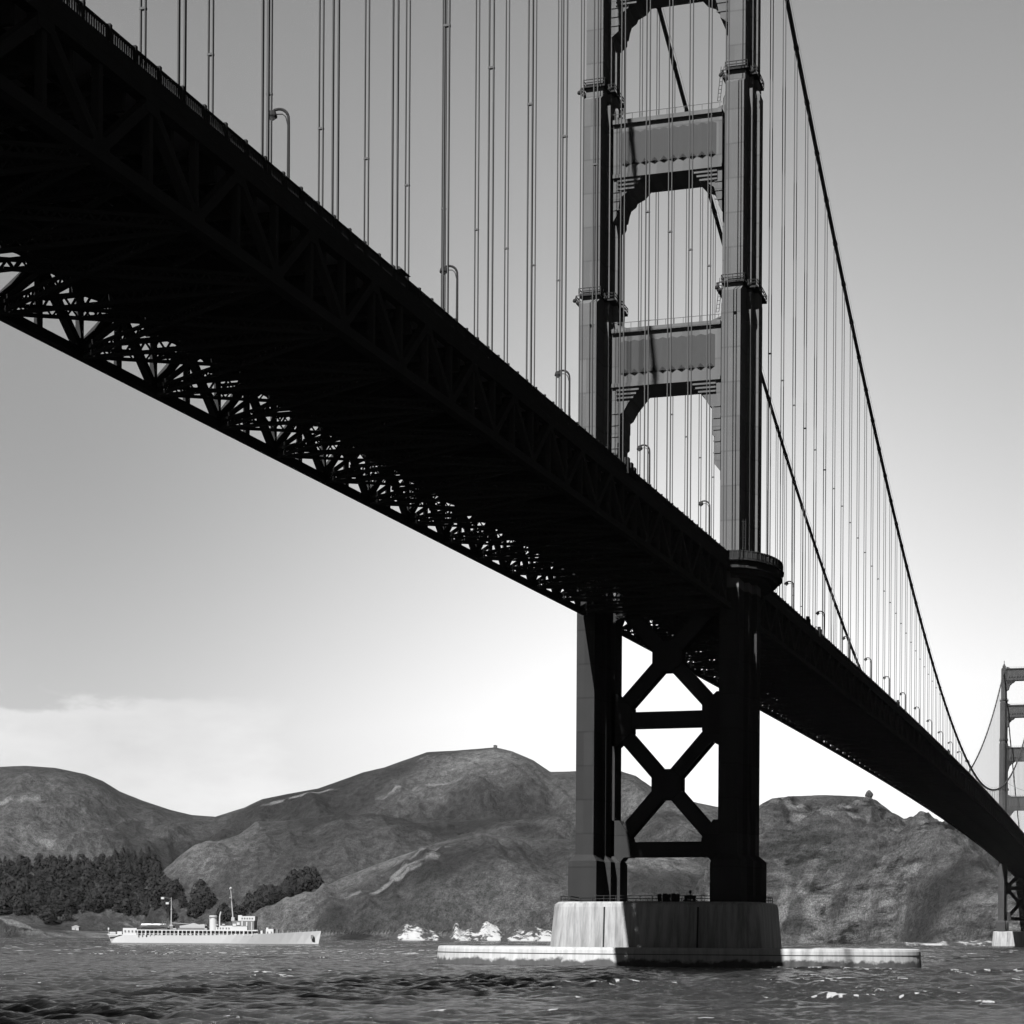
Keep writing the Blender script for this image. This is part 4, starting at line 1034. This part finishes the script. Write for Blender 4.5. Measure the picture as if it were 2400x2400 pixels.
def wood(label, polys, count, Drange, hr, conic_p, ntri):
    V = []; F = []; made = 0; tries = 0
    us = [wpt(p[0], 2200, 2000)[0] for P in polys for p in P]; u0, u1 = min(us), max(us)
    tries = count * 14
    ua = nrng.uniform(u0, u1, tries); Da = nrng.uniform(Drange[0], Drange[1], tries)
    X, Y, H, W = hill_height(ua[None, :], Da[None, :]); X = X[0]; Y = Y[0]; H = H[0]
    for i in range(tries):
        if made >= count: break
        if H[i] < 1.5: continue
        v = (CAM[2] - H[i]) / Da[i] * FPX; u_ = ua[i] * FPX
        px_ = 1200 + u_ * c_ - v * s_; py_ = HY + u_ * s_ + v * c_
        if not any(inpoly(px_, py_, P) for P in polys): continue
        h = rng.uniform(*hr); con = rng.random() < conic_p
        crown(V, F, X[i], Y[i], H[i] - .5, h, h * (.26 if con else .40) * rng.uniform(.85, 1.2), ntri, con); made += 1
        k = len(V); w = .35
        V += [(X[i] - w, Y[i], H[i] - 1), (X[i] + w, Y[i], H[i] - 1), (X[i], Y[i] + w, H[i] - 1), (X[i], Y[i], H[i] + h * .6)]; F += [(k, k + 1, k + 3), (k + 1, k + 2, k + 3), (k + 2, k, k + 3)]
    o = mesh_obj('wood', V, F, M_leaf); tag(o, label, 'wood', kind='stuff'); return o
wood('dark wood of conifers filling the cove at the left behind the ship',
     [[(-80, 2045), (40, 2035), (90, 2030), (150, 2035), (230, 2028), (300, 2010), (345, 2010), (375, 2050), (372, 2080), (420, 2092), (480, 2098), (505, 2100), (500, 2125), (460, 2155), (400, 2160), (330, 2150), (240, 2140), (175, 2150), (160, 2168), (110, 2170), (60, 2150), (-80, 2140)]],
     620, (2480, 3050), (10, 25), .55, 90)
wood('dark strip of trees climbing the gully between the spurs right above the ship',
     [[(560, 2140), (600, 2120), (660, 2090), (720, 2058), (742, 2062), (748, 2082), (700, 2102), (640, 2124), (600, 2142), (560, 2158), (520, 2165), (500, 2155)]],
     230, (2430, 2760), (10, 23), .4, 80)
def tree(px_, py_, D, h, r, label, n=260):
    u, z = wpt(px_, py_, D); 
    x, y, g = ground(u, D)
    e = empty('tree', (x, y, g - .3)); tag(e, label, 'tree')
    V = []; F = []; crown(V, F, 0, 0, -h * .04, h * 1.04, r, n * 2, False); mesh_obj('crown', V, F, M_leaf2, e)
    b = MB(); b.tube([(0, 0, -1), (.2, 0, h * .35), (.1, .2, h * .7)], [.6, .45, .2], 8)
    for a in range(5): b.tube([(.15, 0, h * (.3 + .06 * a)), (math.cos(a * 1.3) * r * .6, math.sin(a * 1.3) * r * .6, h * (.55 + .07 * a))], [.22, .08], 6)
    b.build('trunk', M_trunk, e)
tree(2037, 1871, 2274, 8.6, 4.2, 'lone round tree on the crest of the cliff near the deck')
# low summit hut
u, z = wpt(1161, 1751, 3145); x, y, g = ground(u, 3145)
e = empty('summit_hut', (x, y, g - .5)); tag(e, 'tiny dark hut on the very top of the middle hill', 'hut')
b = MB(); b.box(-2.6, 2.6, -2, 2, -1, 3.2); b.build('wall', M_drock, e)
b = MB(); b.slabxz([(-2.9, 3.203), (2.9, 3.203), (1.8, 4.2), (-1.8, 4.2)], -2.3, 2.3); b.build('roof', M_drock, e)
u, z = wpt(178, 2178, 2560); x, y, g = ground(u, 2560)
e = empty('shore_house', (x, y, max(g, 1.0)), math.atan2(RT[1], RT[0])); tag(e, 'small white house on the beach at the left, below the dark wood', 'house')
b = MB(); b.box(-4.5, 4.5, -3.5, 3.5, -2, 4.0); b.build('wall', M_canvas, e)
b = MB(); b.slabxz([(-5, 4.003), (5, 4.003), (5, 4.3), (0, 6.0), (-5, 4.3)], -4, 4); b.build('roof', M_canvas, e)
b = MB(); b.box(-.6, .6, -3.55, -3.503, 0, 2.2); b.build('door', M_drock, e)

def guano_material():
    m = bpy.data.materials.new('streaked_rock'); m.use_nodes = True; t = m.node_tree; t.nodes.clear()
    out = N(t, 'ShaderNodeOutputMaterial'); p = N(t, 'ShaderNodeBsdfPrincipled'); L(t, p.outputs[0], out.inputs[0])
    p.inputs['Roughness'].default_value = 0.95; p.inputs['Specular IOR Level'].default_value = 0.05
    g = N(t, 'ShaderNodeNewGeometry'); n = N(t, 'ShaderNodeTexNoise'); n.inputs['Scale'].default_value = 0.13; n.inputs['Detail'].default_value = 7; n.inputs['Roughness'].default_value = 0.72
    n.inputs['Distortion'].default_value = 0.8
    mp_ = N(t, 'ShaderNodeMapping'); mp_.inputs['Scale'].default_value = (1, 1, .8); L(t, g.outputs['Position'], mp_.inputs[0]); L(t, mp_.outputs[0], n.inputs['Vector'])
    a_ = N(t, 'ShaderNodeAttribute'); a_.attribute_name = 'pale'
    f = mth(t, 'ADD', n.outputs[0], mth(t, 'MULTIPLY', mth(t, 'SUBTRACT', a_.outputs['Fac'], 0.5), 0.42))
    r = N(t, 'ShaderNodeMapRange'); L(t, f, r.inputs[0]); r.inputs[1].default_value = 0.50; r.inputs[2].default_value = 0.60; r.inputs[3].default_value = 0.013; r.inputs[4].default_value = 0.12
    cc = N(t, 'ShaderNodeCombineColor')
    for i in range(3): L(t, r.outputs[0], cc.inputs[i])
    L(t, cc.outputs[0], p.inputs['Base Color']); return m
M_guano = guano_material()
def outcrop(name, px0, px1, top, D, label, seed, pale=1.0, deep=38, cat='rocks'):
    """craggy knoll of rock rising from the waterline"""
    nu, nd = 150, 60
    pad = (px1 - px0) * .12
    pxs_ = np.linspace(px0 - pad, px1 + pad, nu); us = np.array([wpt(q, 2200, 2000)[0] for q in pxs_])
    fr = (pxs_ - px0) / (px1 - px0); d = np.linspace(0, deep, nd)
    UU, DD = np.meshgrid(us, D + d); FF, TT = np.meshgrid(fr, d / deep)
    X = CAM[0] + DD * (FW[0] + RT[0] * UU); Y = CAM[1] + DD * (FW[1] + RT[1] * UU)
    hm = np.array([[top(min(max(q, 0), 1))] * 1 for q in fr])[:, 0][None, :]
    edge = smooth(-.12, .12, FF) * (1 - smooth(.88, 1.12, FF))
    rg = fbm(X / 19 + seed, Y / 19, 4, seed, True, .5); r2 = fbm(X / 4 + seed, Y / 4, 3, seed + 4)
    Z = 1.05 * hm * (.25 + .75 * edge) * (.7 + .55 * fbm(FF * 4 + seed, FF * 0, 2, seed + 2)) * TT ** .8 * (1 - .75 * smooth(.72, 1.0, TT)) * (.8 + .4 * rg) + (r2 - .5) * 1.6 * (TT > 0) * (.3 + TT) + .4 - 2.4 * (TT == 0)
    a = np.clip(edge * pale * (1.12 - .5 * TT) * (.05 + 1.2 * fbm(X / 14 + 3, Y / 9, 4, seed + 9)), 0, 1)
    o = grid_mesh(name, X, Y, Z, M_guano, {'pale': a}, flip=False); tag(o, label, cat)
    for p_ in o.data.polygons: p_.use_smooth = False
    return o
outcrop('shore_rocks', 925, 1030, lambda f: 14 + 9 * math.exp(-((f - .42) / .22) ** 2), 2250, 'leftmost of the three white rock outcrops on the shoreline left of the pier', 3, deep=44)
outcrop('shore_rocks', 1055, 1180, lambda f: 15 + 8 * math.exp(-((f - .68) / .25) ** 2) + 9 * math.exp(-((f - .12) / .07) ** 2), 2232, 'broad white rock outcrop on the shoreline, middle of the three left of the pier', 5, pale=1.1, deep=44)
outcrop('shore_rocks', 1188, 1312, lambda f: 15 + 4 * math.exp(-((f - .45) / .15) ** 2), 2215, 'jagged white rock outcrop on the shoreline just left of the pier', 9, pale=.9, deep=44)
outcrop('shore_rocks', 2090, 2345, lambda f: 2.0 + 2.5 * f, 1640, 'low pale boulders along the water at the foot of the cliff by the distant pier', 12, pale=.75, deep=30)

# ------------------------------------------------------------------ sea haze
HAZE = 0.0000028
if HAZE:
    b = MB(); b.box(-5200, 5200, -900, 5600, -14, 420)
    m = bpy.data.materials.new('haze'); m.use_nodes = True; t = m.node_tree; t.nodes.clear()
    out = N(t, 'ShaderNodeOutputMaterial'); v = N(t, 'ShaderNodeVolumePrincipled'); v.inputs['Density'].default_value = HAZE
    v.inputs['Color'].default_value = (.85, .85, .85, 1); v.inputs['Anisotropy'].default_value = 0.0
    L(t, v.outputs[0], out.inputs['Volume'])
    o = b.build('haze', m); tag(o, kind='stuff')
